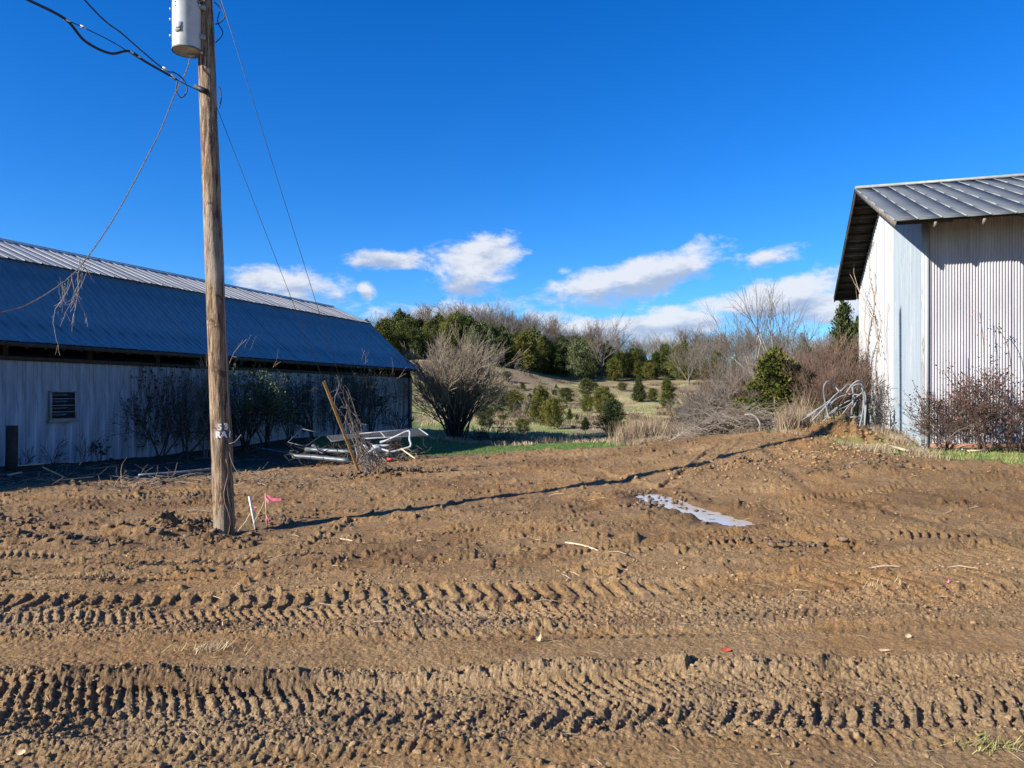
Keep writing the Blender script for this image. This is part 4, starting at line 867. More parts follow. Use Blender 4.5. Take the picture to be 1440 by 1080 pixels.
# ------------------------------------------------------------------ far woods on the hill
def woods():
    r = random.Random(21)
    ctop = lambda x: np.interp(x, [505, 540, 565, 600, 640, 680, 720, 780, 830, 880, 905, 940, 965, 1000, 1040, 1100, 1200], [450, 439, 430, 438, 434, 440, 455, 462, 471, 477, 494, 470, 472, 498, 496, 488, 478])
    btop = lambda x: np.interp(x, [490, 530, 560, 600, 650, 700, 760, 790, 830, 870, 900, 950, 1000, 1050, 1120, 1220], [446, 436, 432, 426, 416, 420, 424, 446, 452, 466, 468, 462, 458, 460, 464, 460])
    where = lambda px: 'beside the barn roof end' if px < 590 else ('above the huge leafless bush' if px < 740 else ('above the middle of the field' if px < 860 else ('above the right end of the field' if px < 960 else 'over the thicket')))
    tone = {'cedar': 'dark green cedar', 'cedar_dark': 'blackish green cedar', 'cedar_olive': 'olive green cedar', 'pinefol': 'pale green pine'}
    # bare crowns standing behind the cedars
    for i in range(74):
        px = 486+i*10.2+r.uniform(-5, 5); Z = r.uniform(178, 215) if px < 800 else r.uniform(205, 250)
        x = (px-720)/1080*Z; z = g1(x, Z); top = EYE+(553-float(btop(px))+r.uniform(-15, 5))/1080*Z; h = max(top-z, 4)
        bare_tree((x, Z, z-.2), h, r.uniform(1.0, 1.6), r.randrange(4), 'twig_grey' if r.random() < .75 else 'twig_tan', 'grey leafless tree in the hilltop wood '+where(px), 'bare trees in the hilltop wood '+where(px), i, bm='bark')
    # evergreens along the top of the field
    for i in range(118):
        px = 500+i*4.9+r.uniform(-6, 6); back = r.random()
        Z = 152+back*26 if px < 760 else 166+back*30
        x = (px-720)/1080*Z; z = g1(x, Z); top = EYE+(553-float(ctop(px))+r.uniform(-16, 3)-(1-back)*14)/1080*Z; h = max(top-z, 3.2)
        k = r.choice([0, 1, 3, 5, 1, 2]); w = h*r.uniform(.42, .72)*(1.2 if h < 5 else 1)
        mt = r.choice(['cedar', 'cedar', 'cedar_dark', 'cedar_olive', 'pinefol'] if px > 640 else ['cedar', 'cedar_olive', 'cedar_dark'])
        cedar_tree((x, Z, z-.2), h, w, k, mt, tone[mt]+' in the evergreen line '+where(px), tone[mt]+'s in the evergreen line '+where(px), name='cedar_tree', low=.0, seed=i)
    # low far line on the right behind the thicket
    for i in range(26):
        px = 960+i*10+r.uniform(-5, 5); Z = r.uniform(130, 175); x = (px-720)/1080*Z; z = g1(x, Z); top = EYE+(553-r.uniform(472, 500))/1080*Z; h = max(top-z, 3)
        if r.random() < .5: bare_tree((x, Z, z-.1), h, r.uniform(1.0, 1.5), r.randrange(4), 'twig_grey', 'grey brushy tree behind the thicket on the right', 'brushy trees behind the thicket', i+300, bm='bark')
        else: cedar_tree((x, Z, z-.1), h*.85, h*r.uniform(.45, .65), r.choice([1, 2, 5]), r.choice(['cedar', 'pinefol', 'cedar_olive']), 'evergreen among brushy trees behind the thicket', 'evergreens behind the thicket', low=0, seed=i)
woods()
x, Z = (845-720)/1080*172, 172
bare_tree((x, Z, g1(x, Z)), EYE+(553-436)/1080*Z-g1(x, Z), 1.0, 1, 'twig_grey', 'lone pale leafless tree rising above the evergreens in the middle', None, 77, bm='bark')

# field cedars: px, top, base, width(px), kind, material, label
FC = [(713, 522, 537, 13, 2, 'cedar_dark', 'lone dark cedar high on the bare bank below the wood'),
      (735, 537, 548, 10, 5, 'cedar', 'small cedar just right of and below the lone bank cedar'),
      (697, 545, 583, 34, 2, 'cedar_dark', 'broad dark cedar half behind the big leafless bush'),
      (683, 572, 602, 26, 4, 'cedar_dark', 'low dark cedar beside the foot of the big leafless bush'),
      (723, 549, 581, 30, 2, 'cedar_olive', 'olive cedar with a brown dead shrub at its right'),
      (760, 544, 600, 32, 1, 'cedar_olive', 'taller left half of the big olive cedar pair mid field'),
      (779, 560, 604, 32, 2, 'cedar_olive', 'rounder right half of the big olive cedar pair mid field'),
      (796, 546, 568, 22, 4, 'cedar', 'round green cedar upslope right of the big pair'),
      (735, 589, 609, 22, 4, 'cedar_olive', 'round olive bush low in the field near the lawn edge'),
      (801, 574, 591, 12, 5, 'cedar', 'small pointed cedar right of the big pair'),
      (823, 586, 611, 13, 3, 'cedar_dark', 'little dark sapling on a thin stem above the lawn'),
      (811, 582, 592, 7, 5, 'cedar', 'tiny seedling cedar between the sapling and the pair'),
      (824, 532, 558, 21, 1, 'cedar', 'upper cedar of the stacked two left of the dark clump'),
      (826, 555, 581, 22, 2, 'cedar_olive', 'lower cedar of the stacked two left of the dark clump'),
      (848, 545, 585, 32, 2, 'cedar_olive', 'wide olive cedar above the dark clump by the tall grass'),
      (862, 560, 614, 34, 1, 'cedar_dark', 'large dark cedar standing against the tall dry grass'),
      (898, 530, 566, 26, 0, 'cedar_dark', 'dark pointed cedar breaking the top edge of the field'),
      (918, 546, 566, 14, 2, 'cedar_olive', 'small cedar just right of the dark pointed one'),
      (938, 533, 575, 26, 1, 'cedar_olive', 'thin olive cedar at the left edge of the thicket'),
      (875, 538, 550, 14, 4, 'cedar', 'low cedar left of the dark pointed one near the field top'),
      (782, 540, 546, 6, 5, 'cedar', 'dot sized cedar near the field top below the wood'),
      (753, 545, 555, 9, 3, 'cedar', 'small upright cedar above the big pair'),
      (780, 548, 556, 10, 4, 'cedar_dark', 'small brownish cedar directly above the big pair'),
      (836, 538, 546, 12, 4, 'cedar_dark', 'tiny cedar beside the upper stacked one'),
      (715, 560, 572, 12, 4, 'cedar_dark', 'small cedar between the broad dark and the olive one'),
      (707, 583, 592, 14, 4, 'cedar_olive', 'low yellowish bush right of the big leafless bush'),
      (806, 598, 603, 7, 4, 'cedar', 'tiny tuft like seedling above the lawn'), (745, 553, 561, 8, 5, 'cedar_dark', 'tiny dark cedar above the olive cedar'),
      (768, 551, 557, 8, 4, 'cedar', 'tiny rounded cedar above the left half of the pair')]
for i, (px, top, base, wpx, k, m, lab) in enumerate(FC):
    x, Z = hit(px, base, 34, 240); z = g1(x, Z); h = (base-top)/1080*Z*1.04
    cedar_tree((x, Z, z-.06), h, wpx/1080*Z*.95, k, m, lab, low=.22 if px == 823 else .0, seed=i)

# ------------------------------------------------------------------ shrubs
def shrub(name, base, h, rx, seed, nst, m, label, group=None, lean=(0, 0), minr=.004, depth=3, kids=4, r0=.02, gn=.10, upb=.02, fan=1., leaf=None, cat='shrub', spread=.6, ratio=.62, first=.5):
    rng = np.random.default_rng(seed); segs = []; tips = []
    for i in range(nst):
        a = rng.uniform(0, 2*PI); s = rng.uniform(0, 1)**.7; d = np.array([math.cos(a)*s*fan*rx/h*1.6+lean[0], math.sin(a)*s*fan*rx/h*1.6+lean[1], 1.]); d /= np.linalg.norm(d)
        p = np.array([rng.normal(0, .08*rx), rng.normal(0, .08*rx), -.06])
        grow(rng, segs, p, d, h*first*rng.uniform(.85, 1.1), r0*rng.uniform(.7, 1.2), depth, kids, gn, upb, .62, 4, minr, spread, tips, ratio)
    root = empty(name, tuple(base)); tag(root, label, cat, group)
    # clip height to the photographed size
    zs = np.array([t[0][2] for t in tips]); k = h/np.percentile(zs, 99)
    th = [(a*k, b*k, c, e, f) for a, b, c, e, f in segs if f >= depth]; tw = [(a*k, b*k, c, e, f) for a, b, c, e, f in segs if f < depth]
    mats = m if isinstance(m, tuple) else (m, m)
    link('stem', seg_mesh('stem', th, 5), M[mats[0]], root); link('twigs', seg_mesh('twigs', tw, 3), M[mats[1]], root)
    if leaf:
        lm, n, size, tb = leaf; T = np.array([t[0]*k for t in tips]); idx = rng.integers(0, len(T), n); Pp = T[idx]+rng.normal(0, h*.035, (n, 3))
        link('leaves', leaves_mesh('leaves', Pp, size, rng, np.full(n, tb), False, .0, .2), M[lm], root)
    return root
x = (640-720)/1080*48; zb = g1(x, 48)
shrub('leafless_bush', (x, 48, zb), (612-470)/1080*48, 2.05, 5, 40, ('twig_dark', 'twig_tan'), 'huge rounded leafless bush with dark stems at the far corner of the white barn', None, minr=.008, depth=4, kids=4, r0=.075, gn=.10, upb=.02, fan=1.15, spread=.46, ratio=.64, first=.42)
bz = on(700, 46)
shrub('low_bramble', tuple(on(690, 45)), 1.5, 1.8, 15, 24, 'twig_dark', 'low dark bramble to the right of the huge leafless bush', None, minr=.008, depth=2, kids=4, r0=.03, gn=.2, upb=-.03, fan=1.4)
shrub('low_bramble', tuple(on(722, 47)), 1.0, 2.0, 16, 20, 'twig_grey', 'low grey bramble at the lawn edge below the field', None, minr=.008, depth=2, kids=4, r0=.03, gn=.2, upb=-.03, fan=1.6)
x, Z = hit(739, 583, 34, 240)
shrub('dead_shrub', (x, Z, g1(x, Z)), 1.9, .9, 17, 14, 'twig_tan', 'brown leafless shrub between the olive cedars in mid field', None, minr=.02, depth=2, kids=4, r0=.03)

# thicket on the right
TH = [(962, 27, 572, .7), (984, 25, 552, .9), (1006, 24, 532, 1.0), (1030, 26, 512, 1.2), (1052, 27, 502, 1.3), (1072, 27, 506, 1.2), (1098, 26, 500, 1.2), (1120, 24, 500, 1.2), (1140, 23, 488, 1.2), (1160, 24, 478, 1.3), (1182, 25, 470, 1.3), (1200, 25, 480, 1.3), (1130, 28, 484, 1.3), (1218, 27, 470, 1.4), (1030, 29, 508, 1.1), (1165, 21.5, 520, .8), (985, 22.8, 572, .7), (1192, 22, 500, .9), (990, 30, 540, .9), (1060, 31, 494, 1.3)]
for i, (px, Z, top, rx) in enumerate(TH):
    b = on(px, Z); h = EYE+(553-top)/1080*Z-b.z
    m = 'twig_red' if (px > 1090 or i % 3 == 0) else 'twig_grey'
    spot = 'by the barn gable' if px > 1150 else ('around the bright cedar' if px > 1045 else 'at its left end')
    lab = ('reddish brown' if m == 'twig_red' else 'grey')+' leafless shrub in the tangled thicket '+spot
    shrub('thicket_shrub', tuple(b), h, rx*.8, 200+i, 9, m, lab, ('reddish' if m == 'twig_red' else 'grey')+' thicket shrubs '+spot, lean=(-.25 if px < 1080 else -.05, 0), minr=.0045, depth=3, kids=5, r0=.018, gn=.10, upb=.01, spread=.55, leaf=('deadleaf', 110, .035, .8) if px > 1100 else None)
b = on(1090, 23.2); h = EYE+(553-489)/1080*23.2-b.z
cedar_tree(b, h, 108/1080*23.2, 5, 'cedar_olive', 'bright olive green cedar glowing in the middle of the thicket', low=0, seed=3)
b = on(1112, 23.8); cedar_tree(b, h*.82, 56/1080*23.2, 2, 'cedar', 'darker cedar tucked behind the right side of the bright one', low=0, seed=5)
b = on(1185, 40); cedar_tree(b, EYE+(553-420)/1080*40-b.z, 2.1, 0, 'cedar_dark', 'tall dark pointed cedar just left of the silver barn gable', low=.1, seed=8)
b = on(1206, 42); cedar_tree(b, EYE+(553-448)/1080*42-b.z, 1.9, 1, 'cedar', 'shorter cedar against the edge of the silver barn', low=.1, seed=9)
b = on(1086, 44); bare_tree(b, EYE+(553-378)/1080*44-b.z, 1.1, 4, 'twig_grey', 'tall bare tree with fan shaped crown above the thicket', None, 5, bm='palebark')
b = on(1062, 40); t = bare_tree(b, (EYE+(553-405)/1080*40-b.z)*1.05, .75, 4, 'twig_grey', 'pale bare tree leaning left beside the fan shaped one', None, 9, bm='palebark'); t.rotation_euler = (0, -.22, 1.2)
b = on(1150, 46); bare_tree(b, EYE+(553-452)/1080*46-b.z, 1.0, 0, 'twig_grey', 'small bare tree between the fan shaped tree and the barn', None, 12)

# brush heap: bleached branches thrown together
def brush_heap():
    rng = np.random.default_rng(31); segs = []; c = on(1030, 21.2)
    for i in range(620):
        u = rng.uniform(-1, 1); v = rng.uniform(-.5, .5); hh = (1-u*u)*.85*(1-abs(v))+.02
        p = np.array([c.x+u*1.45, c.y+v*1.6, 0.]); p[2] = g1(p[0], p[1])+rng.uniform(.0, 1)*hh
        d = np.array([rng.choice([-1, 1])*rng.uniform(.5, 1), rng.normal(0, .6), rng.uniform(-.1, 1.3)]); d /= np.linalg.norm(d)
        r = rng.uniform(.003, .008); 
        for k in range(5):
            d = d+rng.normal(0, .13, 3)+np.array([0, 0, -.20]); d /= np.linalg.norm(d); q = p+d*rng.uniform(.10, .24)
            gz = g1(q[0], q[1])+.01 if k % 2 == 0 else -9; q[2] = max(q[2], gz); segs.append((p, q, r, r*.8, 0)); r *= .8; p = q
    o = link('brush_pile', seg_mesh('brush_pile', segs, 4), M['brush']); tag(o, 'low heap of bleached grey branches in front of the thicket', 'brush pile', kind='stuff')
    seg2 = []
    for i in range(240):
        p = np.array([c.x+rng.uniform(-.9, 1.1), c.y+rng.uniform(-.5, .2), 0.]); p[2] = g1(p[0], p[1])+rng.uniform(.02, .35); d = rng.normal(0, 1, 3); d[2] *= .4; d /= np.linalg.norm(d); q = p+d*rng.uniform(.08, .25); seg2.append((p, q, rng.uniform(.01, .03), rng.uniform(.005, .02), 0))
    o = link('root_tangle', seg_mesh('root_tangle', seg2, 5), M['twig_dark']); tag(o, 'dark broken roots and rotten wood inside the brush heap', 'roots', kind='stuff')
brush_heap()
for (nm, pts, r, lab) in (('bent_branch', [P(1047, 583, 20.6), P(1060, 584, 20.5), P(1068, 594, 20.4), P(1069, 606, 20.4)], .022, 'pale bent branch arching out of the brush heap'),
                          ('long_branch', [P(938, 622, 21.3), P(955, 612, 21.2), P(968, 603, 21.2), P(990, 598, 21.3)], .014, 'long thin pale branch sticking out left of the brush heap')):
    o = MB().tube(smooth_path(pts, 5), [r]*0 or r, 7).build(nm, M['vinegrey']); tag(o, lab, 'branch')

# blades: grass, straw, tall dry grass
def blades(name, P0, h, m, label, seed, lean=.35, w=.006, tb=.5, tj=.2, cat=None, segs=1):
    rng = np.random.default_rng(seed); n = len(P0); h = h*rng.uniform(.5, 1.3, (n, 1)); a = rng.uniform(0, 2*PI, n); L = rng.uniform(0, 1, n)*lean
    d = np.stack([np.cos(a)*L, np.sin(a)*L, np.ones(n)], 1); s = np.stack([-np.sin(a+.6), np.cos(a+.6), np.zeros(n)], 1); T = P0+d*h; M1 = P0+d*h*.55; M1[:, 2] += (h*.08)[:, 0]
    M1 = M1+np.stack([np.cos(a*3), np.sin(a*3), np.zeros(n)], 1)*h*.10*lean; V = np.stack([P0-s*w, P0+s*w, M1+s*w*.7, M1-s*w*.7, T], 1); i = np.arange(n)*5
    me = mesh_np(name, V.reshape(-1, 3), [np.stack([i, i+1, i+2, i+3], 1), np.stack([i+3, i+2, i+4], 1)], {'tint': ('FACE', np.clip(np.concatenate([rng.normal(tb, tj, n)]*2), 0, 1))})
    o = link(name, me, M[m]); tag(o, label, cat, kind='stuff'); return o
def scatter(n, f, seed):
    rng = np.random.default_rng(seed); X, Y = f(rng, n); k = len(X); Z = G(X, Y); return np.stack([X, Y, Z], 1)
def lawn(rng, n):
    y = rng.uniform(20, 46, n); x = rng.uniform(-.16, .22, n)*y; k = dirtmask(x, y) < .5; return x[k], y[k]
blades('lawn_grass', scatter(60000, lawn, 1), .055, 'greengrass', 'short green lawn between the dirt and the field', 1, .6, .007, .38, .2)
def field(rng, n):
    y = rng.uniform(40, 130, n); x = rng.uniform(-.12, .3, n)*y; k = perlin(x*.2, y*.2, 9) > -.1; return x[k], y[k]
blades('field_grass', scatter(42000, field, 2), .20, 'drygrass', 'tufted dry grass on the hillside field', 2, .7, .022, .6, .25)
def scrub(rng, n):
    k = 90; cy = rng.uniform(62, 150, k); cx = rng.uniform(-.06, .28, k)*cy; i = rng.integers(0, k, n); y = cy[i]+rng.normal(0, .9, n); x = cx[i]+rng.normal(0, .6, n); return x, y
blades('field_scrub', scatter(16000, scrub, 12), .42, 'deadweed', 'brown weedy scrub dotted over the hillside field', 12, .8, .03, .4, .25)
def bank(rng, n):
    x = rng.uniform(6.3, 12, n); y = rng.uniform(12.3, 19, n); w = (y < RC.y-(x-RC.x)*.324) & (dirtmask(x, y) < .6); w2 = (x < RC.x) & (y < 16.9); k = (w & ((x > RC.x) | w2)) & (perlin(x*1.4, y*1.4, 4) > -.25); return x[k], y[k]
blades('bank_grass', scatter(26000, bank, 3), .065, 'greengrass', 'patchy green and straw grass along the foot of the silver barn', 3, .8, .0045, .6, .28)
def drystrip(rng, n):
    t = rng.uniform(0, 1, n); x = 3.3+t*4.6; y = np.interp(x, edge_x, edge_y)+rng.uniform(-.4, 1.0, n); k = perlin(x*2.5, y*2.5, 14) > -.1; return x[k], y[k]
blades('dry_verge', scatter(9000, drystrip, 5), .16, 'drygrass', 'straw coloured verge grass where the dirt meets the thicket', 5, .9, .005, .6, .25)
def tallclump(name, px, Z, sx, sy, n, h, label, seed, m='drygrass'):
    c = on(px, Z); rng = np.random.default_rng(seed); x = c.x+rng.normal(0, sx, n); y = c.y+rng.normal(0, sy, n); Pp = np.stack([x, y, G(x, y)-.02], 1)
    blades(name, Pp, h, m, label, seed, .55, .005, .5, .3)
tallclump('tall_dry_grass', 903, 22.9, .36, .3, 1700, .66, 'tall dry tan grass clump at the left end of the thicket', 31)
tallclump('tall_dry_grass', 893, 22.7, .22, .2, 900, .55, 'shorter pink tan grass at the very left end of the thicket', 32)
tallclump('tall_dry_grass', 945, 22.6, .4, .3, 600, .45, 'thin dry grass between tall clump and brush heap', 33)
tallclump('tall_dry_grass', 1108, 20.2, .12, .12, 420, .62, 'orange tan grass tuft right of the brush heap', 34)
tallclump('tall_dry_grass', 1133, 20.4, .2, .15, 500, .55, 'dry grass tuft at the foot of the bent tubing', 35)
tallclump('tall_dry_grass', 1128, 21.2, .10, .1, 160, 1.0, 'single high plume of dry grass before the thicket', 36)
tallclump('weed_tuft', 1238, 18.9, .35, .8, 900, .22, 'weedy tuft along the foot of the gable wall', 37)
tallclump('weed_tuft', 1268, 17.2, .2, .3, 450, .2, 'brown weeds at the near end of the gable wall', 38)
tallclump('field_plume', 760, 48, 1.2, .8, 500, .45, 'dry grass fringe at the lawn edge below the field', 39)

# ------------------------------------------------------------------ loose mud and litter
def clods(name, X, Y, size, m, seed, label, lift=.25):
    rng = np.random.default_rng(seed)
    t = (1+5**.5)/2; iv = np.array([(-1, t, 0), (1, t, 0), (-1, -t, 0), (1, -t, 0), (0, -1, t), (0, 1, t), (0, -1, -t), (0, 1, -t), (t, 0, -1), (t, 0, 1), (-t, 0, -1), (-t, 0, 1)])/math.sqrt(1+t*t)
    it = [(0, 11, 5), (0, 5, 1), (0, 1, 7), (0, 7, 10), (0, 10, 11), (1, 5, 9), (5, 11, 4), (11, 10, 2), (10, 7, 6), (7, 1, 8), (3, 9, 4), (3, 4, 2), (3, 2, 6), (3, 6, 8), (3, 8, 9), (4, 9, 5), (2, 4, 11), (6, 2, 10), (8, 6, 7), (9, 8, 1)]
    V = [tuple(v) for v in iv]; c = {}; F = []
    def mid(a, b):
        k = (min(a, b), max(a, b))
        if k not in c: p = np.array(V[a])+np.array(V[b]); p /= np.linalg.norm(p); V.append(tuple(p)); c[k] = len(V)-1
        return c[k]
    for a, b, d in it:
        ab, bd, da = mid(a, b), mid(b, d), mid(d, a); F += [(a, ab, da), (ab, b, bd), (da, bd, d), (ab, bd, da)]
    V = np.array(V); F = np.array(F); n = len(X); nv = len(V)
    s = size*np.minimum(rng.lognormal(0, .38, n), 2.0); ax = rng.uniform(.6, 1.3, (n, 3)); ax[:, 2] *= .75
    A = V[None]*(1+rng.normal(0, .24, (n, nv, 1)))*ax[:, None]*s[:, None, None]
    a = rng.uniform(0, 2*PI, n); ca, sa = np.cos(a)[:, None], np.sin(a)[:, None]; A = np.stack([A[..., 0]*ca-A[..., 1]*sa, A[..., 0]*sa+A[..., 1]*ca, A[..., 2]], -1)
    d, _, _ = displace(X.copy(), Y.copy()); Z = G(X, Y)+d*dirtmask(X, Y)+s*lift
    A += np.stack([X, Y, Z], 1)[:, None]
    FF = (F[None]+(np.arange(n)*nv)[:, None, None]).reshape(-1, 3)
    o = link(name, mesh_np(name, A.reshape(-1, 3), [FF]), M[m]); tag(o, label, kind='stuff')
rng = np.random.default_rng(91)
def cl(cx, cy, sx, sy, n): return rng.normal(cx, sx, n), rng.normal(cy, sy, n)
yy = rng.uniform(3.3, 22, 8500)**1.0; xx = rng.uniform(-.68, .68, 8500)*(yy+.5)
kk = (fbm(xx*1.3, yy*1.3, 2, 120) > -.12) & (dirtmask(xx, yy) > .6) & ~((np.abs(yy-5.4) < .35)) & (np.hypot((xx-2.7)/.6, (yy-11.8)/2.2) > 1)
clods('soil_crumbs', xx[kk], yy[kk], .0105, 'clod', 1, 'loose crumbs of tan soil strewn over the dirt')
a = [(4.38, .34, 900), (6.28, .28, 600), (4.93, .09, 450), (6.68, .08, 300), (7.42, .07, 350), (3.95, .10, 250)]
X_ = np.concatenate([rng.uniform(-5.2, 5.4, n) for _, _, n in a]); Y_ = np.concatenate([rng.normal(y, s, n) for y, s, n in a])+.02*X_
clods('rut_crumbs', X_, Y_, .0085, 'clod', 2, 'crumbled mud thrown up along the wheel ruts')
piles = [cl(-5.3, 11.65, .42, .25, 110), cl(-4.5, 11.15, .45, .14, 60), cl(-6.5, 10.7, .7, .16, 70), cl(-3.35, 18.0, .5, .2, 150), cl(-2.5, 18.3, .5, .15, 80), cl(-8.2, 12.2, .5, .2, 60), cl(2.2, 12.1, .28, .7, 110), cl(4.4, 15.2, .3, .2, 50), cl(6.0, 13.4, .5, .3, 70), cl(3.3, 8.9, .4, .25, 60), cl(-3.9, 12.6, .8, .25, 60)]
clods('damp_clods', np.concatenate([p[0] for p in piles]), np.concatenate([p[1] for p in piles]), .026, 'darkclod', 3, 'dark damp clods heaped at the pole and guy anchors', .45)
piles = [cl(6.9, 15.6, 1.3, .8, 420), cl(7.6, 17.6, .5, .7, 200), cl(5.0, 14.6, 1.4, .6, 200)]
clods('bank_clods', np.concatenate([p[0] for p in piles]), np.concatenate([p[1] for p in piles]), .022, 'clod', 4, 'tan clods on the bank before the silver barn')
def litter(n, seed, f, L, w, m, name, label, curl=.3):
    r = np.random.default_rng(seed); X, Y = f(r, n); n = len(X); d, _, _ = displace(X.copy(), Y.copy()); Z = G(X, Y)+d*dirtmask(X, Y)+.012; a = r.uniform(0, PI, n); l = L*r.lognormal(0, .5, n)
    p = np.stack([X, Y, Z], 1); u = np.stack([np.cos(a), np.sin(a), r.normal(0, .12, n)], 1); v = np.stack([-np.sin(a), np.cos(a), np.zeros(n)], 1)
    segs = []
    for i in range(n):
        q0 = p[i]-u[i]*l[i]/2; q1 = p[i]+v[i]*l[i]*r.normal(0, .12)+np.array([0, 0, l[i]*.05]); q2 = p[i]+u[i]*l[i]/2; segs += [(q0, q1, w, w, 0), (q1, q2, w, w*.5, 0)]
    o = link(name, seg_mesh(name, segs, 3), M[m]); tag(o, label, kind='stuff')
def whole(r, n):
    y = r.uniform(3.3, 20, n); x = r.uniform(-.66, .66, n)*y; return x, y
litter(1300, 5, whole, .055, .0016, 'straw', 'straw_bits', 'short bits of straw scattered over the dirt')
litter(90, 6, lambda r, n: (lambda y: (r.uniform(-.6, .62, n)*y, y))(r.uniform(6, 18, n)), .17, .0055, 'paleplank', 'wood_splinters', 'pale wood splinters scattered over the dirt')
litter(420, 7, lambda r, n: (lambda s, p: (s*LBX.x+p*LBY.x, s*LBX.y+p*LBY.y))(r.uniform(8, 36, n), r.uniform(14.5, 19.8, n)), .5, .009, 'twig_grey', 'fallen_twigs', 'fallen twigs on the shaded ground along the white barn')
def clump(px, py, n, L, label, seed, m='straw', sx=.12):
    x, y = hit(px, py, 2.5, 40); rr = np.random.default_rng(seed); Pp = np.stack([rr.normal(x, sx, n), rr.normal(y, sx*.35, n), np.zeros(n)], 1); d, _, _ = displace(Pp[:, 0].copy(), Pp[:, 1].copy()); Pp[:, 2] = G(Pp[:, 0], Pp[:, 1])+d
    o = blades('straw_tuft', Pp, L, m, label, seed, 2.2, .0022, .85, .15)
clump(1405, 1050, 110, .045, 'flattened pale green straw tuft in the front ruts on the right', 51, 'greengrass')
clump(290, 917, 80, .07, 'thin yellow straw tuft between the ruts on the left', 52)
clump(1240, 828, 50, .06, 'little straw tuft by the far rut on the right', 53)

# single small things
def surf(px, py):
    x, y = hit(px, py, 2.5, 60); d, _, _ = displace(np.array([x]), np.array([y])); return Vector((x, y, g1(x, y)+float(d[0])))
def leafy(px, py, w, h, m, name, label, tilt=.3, cat='leaf', rz=0.):
    p = surf(px, py); V = []; n = 8
    for k in range(n): a = 2*PI*k/n; V.append((math.cos(a)*w/2*(1+.15*math.sin(3*a)), 0.006*math.sin(2*a), h/2+math.sin(a)*h/2*(1+.12*math.cos(2*a))))
    V.append((0, .012, h/2)); me = MB().add(V, [], [(k, (k+1) % n, n) for k in range(n)]+[(n, (k+1) % n, k) for k in range(0)]); o = me.build(name, M[m], None, False, p); o.rotation_euler = (-tilt, 0, rz)
    o.location.z += .004; tag(o, label, cat)
leafy(757, 905, .045, .085, 'straw', 'pale_leaf', 'pale yellow leaf standing upright between the ruts', -.1)
leafy(1022, 918, .07, .035, 'redleaf', 'red_leaf', 'torn red leaf lying between the ruts right of centre', .9)
leafy(1245, 917, .09, .02, 'paleplank', 'dry_leaf', 'narrow pale leaf lying between the ruts on the right', .9)
leafy(1333, 823, .03, .045, 'pink', 'pink_scrap', 'tiny pink plastic scrap by the far rut on the right', .2, 'scrap')
leafy(1278, 900, .05, .035, 'paleplank', 'pale_stone', 'small pale flake between the ruts near the right edge', .6, 'leaf')
leafy(27, 1067, .05, .03, 'paleplank', 'white_scrap', 'white scrap half buried in mud at the lower left corner', .5, 'scrap')
leafy(590, 762, .09, .02, 'paleplank', 'wood_chip', 'pale wood chip right of the pole shadow', .9, 'wood chip')
def stick(px0, py0, px1, py1, Z0, Z1, r, m, name, label, cat='stick', sag=0., wob=.0, sides=6):
    a = P(px0, py0, Z0); b = P(px1, py1, Z1); rr = random.Random(px0); pts = [a.lerp(b, k/5)+Vector((rr.uniform(-wob, wob), 0, rr.uniform(-wob, wob)-sag*math.sin(PI*k/5))) for k in range(6)]
    o = MB().tube(smooth_path(pts, 2), r, sides).build(name, M[m]); tag(o, label, cat)
# white stake and pink ribbons beside the pole
s0 = surf(362, 747); s1 = P(350.5, 698, s0.y+.02)
o = MB().bar(s0-Vector((0, 0, .1)), s1, .042, .02).build('survey_stake', M['stakewhite']); tag(o, 'white wooden survey stake leaning left beside the pole', 'stake')
f0 = surf(375.5, 742); root = empty('marker_flag', tuple(f0)); tag(root, 'thin stake tied with pink flagging ribbon right of the white stake', 'marker stake')
top = P(373, 694, f0.y)-f0
MB().tube([(0, 0, -.1), tuple(top)], .008, 6).build('rod', M['paleplank'], root)
def ribbon(pts, w, parent, name='ribbon'):
    V = []; Q = []
    for i, p in enumerate(pts): V += [(p[0], p[1], p[2]+w/2), (p[0]+.004, p[1]+.01, p[2]-w/2)]
    for i in range(len(pts)-1): Q.append((2*i, 2*i+2, 2*i+3, 2*i+1))
    return MB().add(V, Q).build(name, M['pink'], parent)
ribbon([(top.x, 0, top.z-.02), (top.x+.04, -.02, top.z-.04), (top.x+.08, .01, top.z-.08), (top.x+.13, -.02, top.z-.095), (top.x+.19, 0, top.z-.10), (top.x+.25, -.01, top.z-.09)], .045, root)
ribbon([(top.x, -.01, top.z-.03), (top.x+.02, -.02, top.z-.10), (top.x+.06, -.02, top.z-.13)], .06, root)
ribbon([(-.015, -.01, .15), (.015, -.02, .10), (.0, -.02, .03)], .06, root, 'ribbon'); ribbon([(-.01, -.02, .16), (.03, -.02, .08)], .05, root, 'ribbon')
leafy(358, 714, .07, .03, 'pink', 'pink_scrap', 'pink ribbon scrap on the mud between pole and stakes', .5, 'scrap')
for (a, lab) in (((335, 748, 352, 722, 11.2, 11.3, .006, 'straw', 'dry_weed'), 'curved dry weed stem standing between the pole and the white stake'), ((357, 738, 372, 705, 11.5, 11.6, .005, 'straw', 'dry_weed'), 'thin dry weed stem standing between the two stakes')):
    stick(*a, lab, 'weed', wob=.01, sides=5)
